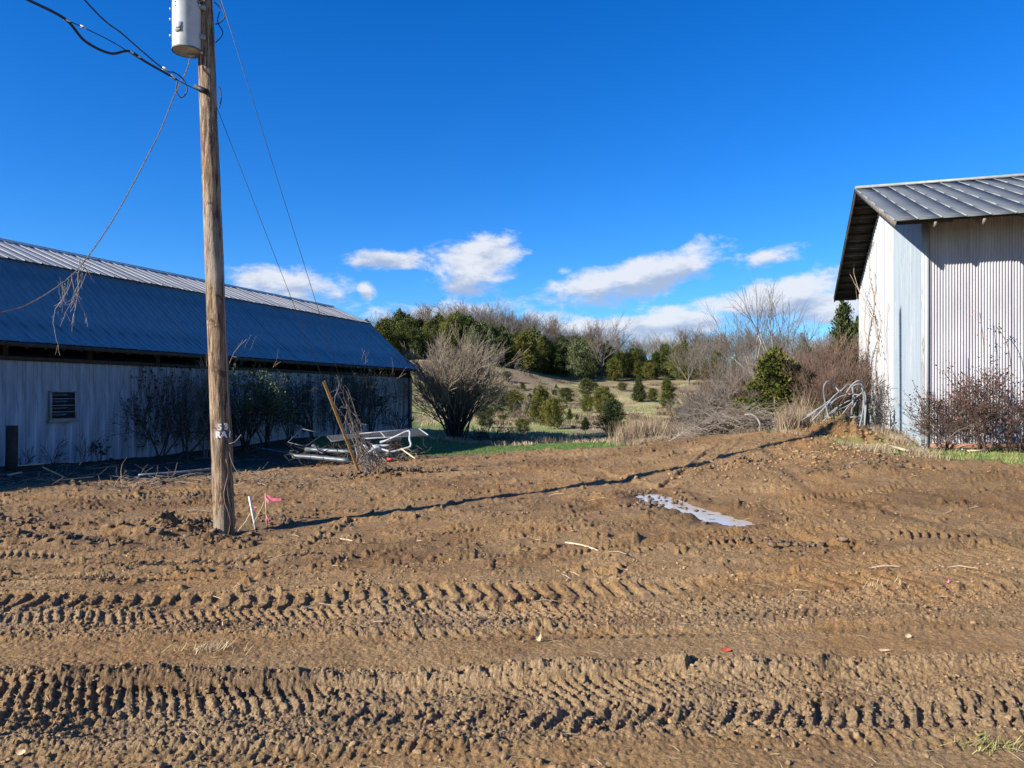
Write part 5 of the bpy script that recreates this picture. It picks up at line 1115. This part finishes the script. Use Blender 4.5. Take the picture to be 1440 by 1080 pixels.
for (a, lab) in (((478, 757, 508, 762, 11.0, 10.9, .008, 'paleplank', 'stick'), 'pale stick lying on the dirt right of the pole'), ((795, 762, 842, 772, 9.55, 9.3, .011, 'paleplank', 'stick'), 'pale forked stick below the puddle'), ((192, 797, 243, 794, 8.6, 8.65, .008, 'twig_dark', 'stick'), 'dark stick lying below the pole'),
                 ((1222, 795, 1268, 794, 8.0, 8.0, .008, 'paleplank', 'stick'), 'pale stick on the dirt right of centre'), ((255, 707, 286, 690, 12.1, 12.3, .016, 'greywood', 'stick'), 'stubby root sticking up left of the pole'), ((265, 720, 300, 724, 12, 11.8, .012, 'greywood', 'stick'), 'root end lying against the mud by the pole')):
    a = list(a); A = surf(a[0], a[1]); B = surf(a[2], a[3]); o = MB().tube(smooth_path([A+Vector((0, 0, .01)), A.lerp(B, .5)+Vector((0, 0, .03)), B+Vector((0, 0, .012))], 3), a[6], 6).build(a[8], M[a[7]]); tag(o, lab, 'stick')

# by the silver barn: rusty pipe, plank
a = RC-RBY*.35+RBX*.05; b = RC-RBY*.42+RBX*2.1
def gz(v, d=0): return Vector((v.x, v.y, g1(v.x, v.y)+d))
o = MB().tube([gz(a, .10), gz(b, .13)], .055, 14).build('rusty_pipe', M['rust']); tag(o, 'long rusty pipe lying along the foot of the corrugated wall', 'pipe')
o = MB().tube([gz(RC-RBY*.33+RBX*1.9, .20), gz(RC-RBY*.4+RBX*4.0, .24)], .05, 12).build('rusty_pipe', M['rust']); tag(o, 'second rusty pipe at the right frame edge resting on the first', 'pipe')
a = on_front(1360, 636, .75); b = on_front(1384, 629, .7); o = MB().bar(gz(a, .05), gz(b, .06), .05, .03).build('wood_offcut', M['paleplank']); tag(o, 'short pale board in the grass below the rusty pipe', 'board')
a = surf(1250, 633); b = surf(1277, 640); o = MB().bar(a+Vector((0, 0, .06)), b+Vector((0, 0, .05)), .08, .035).build('wood_offcut', M['paleplank']); tag(o, 'pinkish board lying in green grass left of the barn corner', 'board')
# bent tubing heap
hp = lambda x, y, z: P(1110+x/7.71, 520+y/7.71, z)
PIP = [[(540, 240), (470, 150), (420, 125), (375, 180), (380, 300), (410, 450), (440, 585)], [(440, 585), (600, 530), (700, 512), (780, 520)], [(190, 500), (370, 385), (560, 230), (630, 160), (680, 190), (692, 300), (680, 420), (640, 670)],
       [(240, 560), (400, 390), (480, 290), (600, 195)], [(330, 600), (440, 490), (640, 385), (720, 310)], [(420, 430), (500, 320), (640, 268), (770, 275)], [(430, 500), (560, 385), (720, 300), (800, 240)],
       [(540, 530), (640, 400), (740, 330)], [(620, 250), (680, 165), (750, 120), (805, 180), (828, 330), (822, 520), (798, 740)], [(130, 550), (260, 470), (400, 380), (520, 320)], [(690, 175), (760, 160), (800, 260), (795, 450), (745, 700)],
       [(550, 665), (640, 520), (725, 345)], [(780, 150), (815, 320), (770, 560), (715, 700)], [(365, 540), (500, 420), (690, 310)], [(480, 575), (600, 560), (715, 578), (720, 530)], [(735, 215), (790, 205), (815, 420), (810, 700)]]
place = ['big left hoop', 'low strand running right from the big hoop', 'middle arch', 'steep strand behind the middle arch', 'lowest long strand', 'upper flat strand', 'long crossing strand', 'short inner strand', 'tall right arch', 'far left reaching strand', 'inner right arch', 'leaning strand under the middle arch', 'upright strand at the right', 'thin crossing strand', 'bottom loop', 'rightmost upright strand']
for i, pl in enumerate(PIP):
    z = 19.4+((i*7) % 5)*.14-.25*(i in (0, 2, 8)); pts = [hp(x, y, z+.12*math.sin(k*1.7+i)) for k, (x, y) in enumerate(pl)]
    o = MB().tube(smooth_path(pts, 6), .019 if i not in (7, 9, 13) else .014, 8).build('bent_tube', M['pipe'], None, True); tag(o, place[i]+' of the bent tubes by the barn gable', 'tube', 'bent tubes heaped by the gable')
# vines climbing the gable
vp = lambda x, y, o=.06: on_gable(1100+x/2.456, 220+y/2.456, o)
VN = [([(325, 960), (300, 850), (292, 740), (300, 620), (318, 510), (305, 430), (300, 350), (318, 290)], .026, 'main woody vine climbing the gable wall'), ([(335, 880), (322, 760), (330, 640), (318, 540), (322, 460), (318, 400)], .022, 'second woody vine right of the main one on the gable'),
      ([(340, 690), (325, 610), (300, 520), (262, 460), (232, 400), (222, 350)], .014, 'vine shoot arching out left over the eave'), ([(316, 560), (270, 470), (248, 400), (252, 330)], .012, 'curled vine shoot under the roof overhang'),
      ([(300, 700), (288, 620), (285, 560), (295, 480), (312, 440)], .014, 'thin vine left of the main stem'), ([(268, 690), (230, 688), (186, 672)], .011, 'bare vine tip pointing left away from the gable'), ([(305, 560), (262, 500), (255, 440)], .008, 'small vine branch high on the gable edge'),
      ([(360, 900), (362, 790), (358, 650), (364, 560), (366, 490)], .010, 'thin straight vine on the white sheets'), ([(300, 800), (310, 700), (340, 600), (330, 520)], .018, 'crossing vine in the middle of the gable bundle')]
for i, (pl, r, lab) in enumerate(VN):
    off = .05 if i in (0, 1, 4, 8, 7) else .14
    pts = [vp(x, y, off+(.5*max(0, (290-x))/100 if i in (2, 3, 5, 6) else 0)) for x, y in pl]; sp_ = smooth_path(pts, 6); n = len(sp_)
    sp_ = [q+Vector((random.Random(i*99+k).uniform(-.012, .012), 0, 0)) for k, q in enumerate(sp_)]
    o = MB().tube(sp_, [r*(1-.6*k/n) for k in range(n)], 6).build('gable_vine', M['vine']); tag(o, lab, 'vine', 'vines on the barn gable')
rg = np.random.default_rng(77); sg = []
for i in range(260):
    p = np.array(vp(rg.uniform(315, 372), rg.uniform(790, 930), .05+rg.uniform(0, .25))); d = rg.normal(0, 1, 3)
    d /= np.linalg.norm(d); q = p+d*rg.uniform(.08, .3); sg.append((p, q, .006, .004, 0))
o = link('root_mass', seg_mesh('root_mass', sg, 4), M['twig_dark']); tag(o, 'dark matted vine roots low on the gable wall', 'roots', kind='stuff')

# shrub with dead red leaves before the corrugated wall
for i, (px, off, h, rx, n, lab) in enumerate([(1325, .5, 1.45, .5, 450, 'left brown leaved bush against the corrugated wall'), (1378, .55, 1.7, .7, 1000, 'dense middle brown leaved bush against the corrugated wall'), (1432, .6, 1.6, .65, 1000, 'right brown leaved bush cut by the frame edge')]):
    p = on_front(px, 600, off); p = gz(p)
    shrub('dead_leaf_bush', tuple(p), h, rx, 400+i, 11, 'twig_brown', lab, None, minr=.0035, depth=3, kids=4, r0=.012, gn=.14, upb=-.01, fan=1.1, leaf=('deadleaf', int(n*1.1), .05, .3))
p = gz(on_front(1300, 600, .35)); shrub('thin_twiggy_bush', tuple(p), 1.25, .9, 410, 7, 'twig_grey', 'sparse thorny twigs spreading across the barn corner', None, minr=.003, depth=2, kids=3, r0=.007, gn=.12, upb=0, fan=1.6, leaf=('deadleaf', 60, .035, .3))
# tall shoots with a few red leaves
for (pts, lab, cols) in (([(1398, 560), (1385, 520), (1383, 480), (1378, 440)], 'tall shoot with bright red leaves near its tip', 'redleaf'), ([(1425, 560), (1420, 500), (1412, 475), (1400, 458)], 'tall dark shoot arching left against the corrugated wall', 'shadeleaf'), ([(1345, 560), (1343, 520), (1342, 487)], 'short upright shoot with one red leaf', 'redleaf')):
    w = [on_front(x, y, .35) for x, y in pts]; sp_ = smooth_path(w, 5); root = empty('tall_shoot', tuple(w[0])); tag(root, lab, 'shoot')
    MB().tube([q-w[0] for q in sp_], .007, 5).build('stem', M['twig_red'], root); rg = np.random.default_rng(len(lab)); n = 14 if cols != 'redleaf' or len(pts) > 3 else 3
    Pp = np.array([tuple(sp_[-1-int(rg.uniform(0, .4)*len(sp_))]-w[0]) for _ in range(n)])+rg.normal(0, .07, (n, 3)); link('leaves', leaves_mesh('leaves', Pp, .05, rg, np.full(n, .5), False), M[cols], root)

# ------------------------------------------------------------------ shaded growth along the white barn
def wallbase(px, off):
    q = on_left_wall(px, 600, off); return Vector((q.x, q.y, g1(q.x, q.y)))
SH = [(225, 2.0, 2.9, 1.2, 'dark leaning shrub tangle on the white wall left of the pole', ('shadeleaf', 300, .055, .4), 7, (.35, 0)), (262, 2.4, 3.2, 1.2, 'tall dark shrub just left of the pole against the wall', ('shadeleaf', 900, .055, .4), 8, (.1, 0)),
      (290, 2.2, 4.0, 1.0, 'tall bare stems rising past the eave behind the pole', None, 7, (0, 0)), (345, 2.6, 3.4, 1.5, 'leafy evergreen shrub just right of the pole', ('shadeleaf', 5500, .075, .85), 20, (0, 0)), (375, 2.6, 3.3, 1.5, 'dense dark shrub right of the evergreen one', ('shadeleaf', 1800, .055, .35), 12, (0, 0)),
      (410, 2.4, 3.4, 1.5, 'dark viny shrub round the second barn window', ('shadeleaf', 900, .055, .35), 10, (0, 0)), (440, 2.2, 3.3, 1.6, 'dark shrub under the eave left of the yellow guard', ('shadeleaf', 1100, .055, .3), 11, (0, 0)), (470, 2.0, 3.5, 1.6, 'dark shrub behind the yellow guard', ('shadeleaf', 1300, .055, .3), 11, (0, 0)),
      (497, 1.8, 3.9, 1.6, 'tallest dark shrub behind the vine tangle', ('shadeleaf', 1200, .055, .3), 11, (0, 0)), (523, 1.5, 3.6, 1.5, 'dark vine shrub over the third barn window', ('shadeleaf', 1400, .055, .3), 11, (0, 0)), (558, 1.2, 1.9, 1.2, 'low dark bush by the far end of the white wall', ('shadeleaf', 260, .055, .3), 8, (0, 0)),
      (320, 2.4, 3.0, 1.2, 'dark shrub directly behind the pole', ('shadeleaf', 900, .055, .35), 9, (0, 0))]
for i, (px, off, h, rx, lab, lf, nst, ln) in enumerate(SH):
    b = wallbase(px, off*.55); nst = max(4, int(nst*.62)); shrub('wall_shrub', tuple(b), h*.92, rx*.8, 500+i, nst, 'twig_dark' if i != 2 else 'twig_grey', lab, None, lean=ln, minr=.005, depth=3, kids=3 if i % 2 else 4, r0=.035, gn=.13, upb=.0, fan=.8, leaf=lf, spread=.6)
for i, (px, h, lab) in enumerate([(73, .8, 'thin weed stem below the first window'), (115, 1.0, 'broken dark stem on the wall right of the first window'), (140, .75, 'low evergreen sprig at the foot of the white wall'), (35, .6, 'small weed beside the old post'), (325, 4.6, 'pale dry stems poking above the eave right of the pole'), (508, 4.5, 'thin stems standing above the eave near the far end')]):
    b = wallbase(px, .8); shrub('wall_weed', tuple(b), h, .35 if h > 2 else .25, 540+i, 4, 'twig_dark' if h < 2 else 'twig_tan', lab, None, minr=.006, depth=2, kids=3, r0=.010 if h < 2 else .016, gn=.14, upb=0, fan=.7, leaf=('shadeleaf', 90, .07, .4) if i == 2 else None, first=.5 if h < 2 else .7, ratio=.4 if h > 2 else .6)
# creeping vine network flat on the wall
rg = np.random.default_rng(88); sg = []; LP = []
for i in range(230):
    px = rg.choice([rg.uniform(180, 300), rg.uniform(385, 580), rg.uniform(400, 545)]); p = np.array(on_left_wall(px, 640-(px*.07), .05)); p[2] = rg.uniform(0, .6); d = np.array([0, 0, 1.])
    for k in range(int(rg.integers(8, 22))):
        a = rg.normal(0, .45); d = np.array([LBX.x*a, LBX.y*a, 1.]); d /= np.linalg.norm(d); q = p+d*.17
        if q[2] > 3.0: break
        sg.append((p, q, .008, .007, 0)); LP.append(q); p = q
o = link('wall_creeper', seg_mesh('wall_creeper', sg, 4), M['twig_dark']); tag(o, 'leafless creeper stems spread flat over the white wall', 'creeper', kind='stuff')
LP = np.array(LP); LP = LP[rg.integers(0, len(LP), 1500)]+rg.normal(0, .06, (1500, 3)); LP -= np.array(LBY)*.05
o = link('creeper_leaves', leaves_mesh('creeper_leaves', LP, .10, rg, np.full(1500, .2), False), M['shadeleaf']); tag(o, 'dark creeper leaves clinging to the white wall', 'creeper', kind='stuff')
b = P(16, 655, 20.2); o = MB().bar(Vector((b.x, 20.2, -.3)), Vector((b.x+.02, 20.2, 1.15)), .2, .2).build('old_post', M['darkwood']); tag(o, 'short dark old post standing before the white wall at the left edge', 'post')

# vine hanging from the twisted cable
def hang(px, py, Z, L, seed, n, label, r=.009):
    rng = np.random.default_rng(seed); segs = []; c = np.array(P(px, py, Z))
    for i in range(n):
        p = c+rng.normal(0, .05, 3); d = np.array([rng.normal(0, .25), rng.normal(0, .2), -1.]); l = L*rng.uniform(.35, 1); rr = r*rng.uniform(.6, 1.1); k = 0
        while l > 0 and k < 30:
            d = d+rng.normal(0, .20, 3); d[2] = d[2]*.6-.55; d /= np.linalg.norm(d); q = p+d*.07; segs.append((p, q, rr, rr*.95, 0)); l -= .07; p = q; rr *= .97; k += 1
            if rng.random() < .22:
                e = d+rng.normal(0, .8, 3); e /= np.linalg.norm(e); s = p
                for _ in range(3): e = e+rng.normal(0, .3, 3); e[2] -= .15; e /= np.linalg.norm(e); t = s+e*.045; segs.append((s, t, rr*.6, rr*.45, 0)); s = t
    o = link('hanging_vine', seg_mesh('hanging_vine', segs, 4), M['vinegrey']); tag(o, label, 'vine', 'dead vines hanging on the twisted wire')
hang(106, 384, 10.0, 1.1, 1, 4, 'long dead vine strands hanging from the middle of the twisted wire', .006); hang(92, 396, 9.9, .45, 2, 7, 'short fuzzy dead vine cluster on the twisted wire', .0032); hang(124, 376, 10.05, .95, 3, 2, 'right hand dead vine strand reaching down towards the eave', .005); hang(116, 372, 10.05, .35, 4, 4, 'small dead twigs where the wire crosses the roof edge', .004)
# vine tangle on the guy wire
def guy_tangle():
    rng = np.random.default_rng(66); segs = []
    for i in range(26):
        p = np.array(GA)+np.array([rng.normal(.05, .22), rng.normal(0, .15), .02]); f1 = rng.uniform(.08, .26) if i > 5 else rng.uniform(.22, .29); r = rng.uniform(.005, .010); n = int(f1*70); wob = rng.normal(0, .10, 3)
        for k in range(n):
            c = np.array(GA.lerp(A0, f1*(k+1)/n)); wob = wob*.86+rng.normal(0, .055, 3); q = c+wob*(1.5-k/n); q = p+(q-p)/max(np.linalg.norm(q-p), .01)*min(.19, np.linalg.norm(q-p)); q[2] = max(q[2], g1(q[0], q[1])+.01)
            segs.append((p, q, r, r*.95, 0)); r *= .965
            if rng.random() < .45:
                e = rng.normal(0, 1, 3); e[2] *= .6; e /= np.linalg.norm(e); t0_ = p; rr_ = r*.6
                for j in range(int(rng.integers(2, 5))): e = e+rng.normal(0, .35, 3)+np.array([0, 0, -.12]); e /= np.linalg.norm(e); t1_ = t0_+e*.075; segs.append((t0_, t1_, rr_, rr_*.8, 0)); t0_ = t1_; rr_ *= .8
            p = q
    for i in range(12):
        a = np.array(GA)+np.array([rng.uniform(-.55, .75), rng.uniform(-.3, .3), .03]); b = np.array(GA.lerp(A0, rng.uniform(.05, .15)))+rng.normal(0, .1, 3); mid = (a+b)/2+rng.normal(0, .08, 3); segs += [(a, mid, .011, .011, 0), (mid, b, .011, .009, 0)]
    o = link('vine_tangle', seg_mesh('vine_tangle', segs, 5), M['vinegrey']); tag(o, 'tall tangle of dead vines wound round the outer guy wire', 'vine tangle')
guy_tangle()

# ------------------------------------------------------------------ scrap metal heap between guy wires and barn
def frame_obj(name, pts, r, m, label, mesh_fill=False, braces=(), cat='metal frame'):
    root = empty(name, tuple(pts[0])); tag(root, label, cat); o = pts[0]; n = len(pts)
    for i in range(n): MB().tube([pts[i]-o, pts[(i+1) % n]-o], r, 8).build('rail', M[m], root)
    for (a, b, t) in braces: MB().tube([pts[a].lerp(pts[(a+1) % n], t)-o, pts[b].lerp(pts[(b+1) % n], 1-t)-o], r*.9, 8).build('brace', M[m], root)
    if mesh_fill:
        sg = []
        for k in range(1, 34):
            t = k/34; sg.append((np.array(pts[0].lerp(pts[1], t)-o), np.array(pts[3].lerp(pts[2], t)-o), .004, .004, 0))
        for k in range(1, 10):
            t = k/10; sg.append((np.array(pts[0].lerp(pts[3], t)-o), np.array(pts[1].lerp(pts[2], t)-o), .004, .004, 0))
        w = link('wire_mesh', seg_mesh('wire_mesh', sg, 3), M['alum'], root)
frame_obj('wire_gate', [P(505, 610, 25.6), P(589, 602.5, 26.4), P(603, 612.5, 25.4), P(508, 617, 24.6)], .022, 'whitemetal', 'pale metal gate frame with wire mesh lying on top of the scrap heap', True, [(0, 2, .35)])
frame_obj('wire_gate', [P(460, 614, 25.5), P(500, 609, 26.2), P(506, 616, 25.0), P(467, 621, 24.4)], .020, 'junk', 'dark gate frame propped in shade left of the pale one', True, [(0, 2, .5)])
frame_obj('wire_gate', [P(425, 603, 26.0), P(455, 610, 26.0), P(430, 628, 25.0), P(405, 622, 25.2)], .014, 'junk', 'thin grey frame leaning at the back of the shaded scrap', False)
for (pts, r, m, lab) in [([P(537, 622, 24.0), P(556, 614, 23.9), P(575, 606, 23.9), P(576, 618, 23.7), P(578, 626, 23.6), P(572, 630, 23.6), P(545, 637, 23.6), P(530, 640, 23.7)], .035, 'whitemetal', 'bent white metal frame curling round the right end of the heap'),
                    ([P(504, 622, 24.0), P(518, 630, 23.8)], .028, 'whitemetal', 'short white pipe lying diagonally in the heap'), ([P(513, 640, 23.4), P(522, 634, 23.4), P(530, 631, 23.5)], .04, 'whitemetal', 'crumpled white metal piece at the front of the heap'),
                    ([P(524, 627, 23.9), P(548, 626.5, 23.8)], .035, 'whitemetal', 'straight white pipe in the middle of the heap'), ([P(535, 631, 23.6), P(548, 635, 23.4)], .03, 'whitemetal', 'short white tube end below the straight pipe'),
                    ([P(564, 631, 23.4), P(584, 645, 22.7)], .022, 'paleplank', 'pale stick leaning off the right end of the heap'), ([P(535, 622, 24.2), P(556, 617, 24.0), P(565, 616, 24.0)], .045, 'whitemetal', 'flattened white duct on top of the heap'),
                    ([P(412, 641.5, 24.0), P(440, 643, 23.8), P(492, 648, 23.2)], .075, 'junk', 'fat grey pipe lying in the shade at the front of the heap'), ([P(358, 629, 25.5), P(412, 638, 24.6)], .030, 'junk', 'thin grey pipe in the shade left of the fat one'),
                    ([P(430, 632, 24.8), P(500, 636, 24.0)], .07, 'junk', 'second grey pipe behind the fat one'), ([P(440, 627, 25.2), P(455, 637, 24.2)], .06, 'junk', 'grey sheet roll sloping into the heap'), ([P(195, 668, 17.4), P(250, 664, 18.0), P(303, 658.5, 18.8)], .022, 'whitemetal', 'long thin white pipe on the ground left of the pole'),
                    ([P(488, 600, 25.5), P(478, 620, 25)], .015, 'junk', 'thin rod standing in the dark scrap')]:
    o = MB().tube(smooth_path(pts, 4), r, 9).build('scrap_pipe', M[m], None, True); tag(o, lab, 'pipe')
def lump(px, py, Z, sx, sz, m, name, label, seed, cat):
    rng = np.random.default_rng(seed); c = P(px, py, Z); V = []; Q = []; A = 12; B = 8
    for i in range(B+1):
        for k in range(A):
            t = PI*i/B; a = 2*PI*k/A; s = 1+rng.normal(0, .16); V.append((math.sin(t)*math.cos(a)*sx*s, math.sin(t)*math.sin(a)*sx*.7*s, math.cos(t)*sz*s))
    for i in range(B):
        for k in range(A): Q.append((i*A+k, i*A+(k+1) % A, (i+1)*A+(k+1) % A, (i+1)*A+k))
    o = MB().add(V, Q).build(name, M[m], None, False, c); tag(o, label, cat)
def tangle(px, py, Z, sx, sy, sz, n, L, r0, m, name, label):
    rr = np.random.default_rng(px); c = np.array(P(px, py, Z)); sg = []
    for i in range(n):
        p = c+rr.normal(0, 1, 3)*np.array([sx, sy, sz]); p[2] = max(p[2], g1(p[0], p[1])+.02); d = rr.normal(0, 1, 3); d[2] *= .45; d /= np.linalg.norm(d); l = L*rr.uniform(.4, 1.3); r = r0*rr.uniform(.4, 1.3)
        for k in range(3): d = d+rr.normal(0, .22, 3); d /= np.linalg.norm(d); q = p+d*l/3; q[2] = max(q[2], g1(q[0], q[1])+.01); sg.append((p, q, r, r*.8, 0)); p = q; r *= .8
    o = link(name, seg_mesh(name, sg, 4), M[m]); tag(o, label, kind='stuff')
lump(549, 646, 23.0, .10, .04, 'red', 'red_scrap', 'crumpled red plastic at the foot of the scrap heap', 1, 'plastic'); lump(530, 632, 23.6, .17, .13, 'whitemetal', 'crushed_can', 'crushed white metal can in the heap', 2, 'can'); tangle(556, 627, 24.4, .13, .1, .08, 90, .16, .012, 'twig_brown', 'leaf_clump', 'brown dead leaf clump caught in the scrap')
lump(515, 634, 24.0, .2, .12, 'greywood', 'tree_stump', 'pale split root stump lying in the scrap heap', 4, 'stump'); 
tangle(470, 640, 24.8, 1.0, .5, .14, 260, .55, .022, 'darkwood', 'dark_debris', 'dark heap of broken branches under the shaded scrap')
tangle(540, 640, 24.0, .55, .35, .10, 160, .4, .012, 'twig_grey', 'brush_debris', 'broken twigs mixed into the lit end of the scrap heap')
tangle(230, 672, 17.6, 2.6, .5, .03, 160, .5, .010, 'twig_grey', 'shade_twigs', 'twigs lying along the edge of the barn shade')
tangle(90, 680, 16.6, 2.0, .4, .03, 90, .4, .010, 'vine', 'shade_twigs', 'twigs and roots in the shade by the old post')
for i, (x0, y0, x1, y1, z, lab) in enumerate([(25, 655, 62, 652, 19.2, 'pale board lying at the foot of the old post'), (60, 657, 95, 673, 18.0, 'thin pale lath leaning in the shaded litter'), (12, 668, 30, 664, 17.5, 'small pale board near the left edge shade'), (120, 660, 165, 655, 20, 'grey board in the shade along the white wall')]):
    o = MB().bar(P(x0, y0, z), P(x1, y1, z+.3), .06 if i != 1 else .03, .03).build('loose_board', M['paleplank'] if i < 3 else M['greywood']); tag(o, lab, 'board')
# dark stump with leaf flags on the lawn
_x, _y = hit(773, 618, 26, 60); p = Vector((_x, _y, g1(_x, _y)+.02)); root = empty('black_stump', tuple(p)); tag(root, 'small black ragged stump standing alone on the lawn', 'stump')
m_ = MB(); m_.tube([(0, 0, -.05), (.02, 0, .16), (.0, 0, .42)], [.17, .12, .02], 7); m_.build('stub', M['twig_dark'], root); MB().tube([(-.32, 0, .0), (-.12, 0, .07), (.05, 0, .1)], [.03, .06, .05], 6).build('left_root', M['twig_dark'], root); MB().tube([(.3, 0, .02), (.2, 0, .1), (.05, 0, .25)], [.04, .05, .03], 6).build('right_root', M['twig_dark'], root)
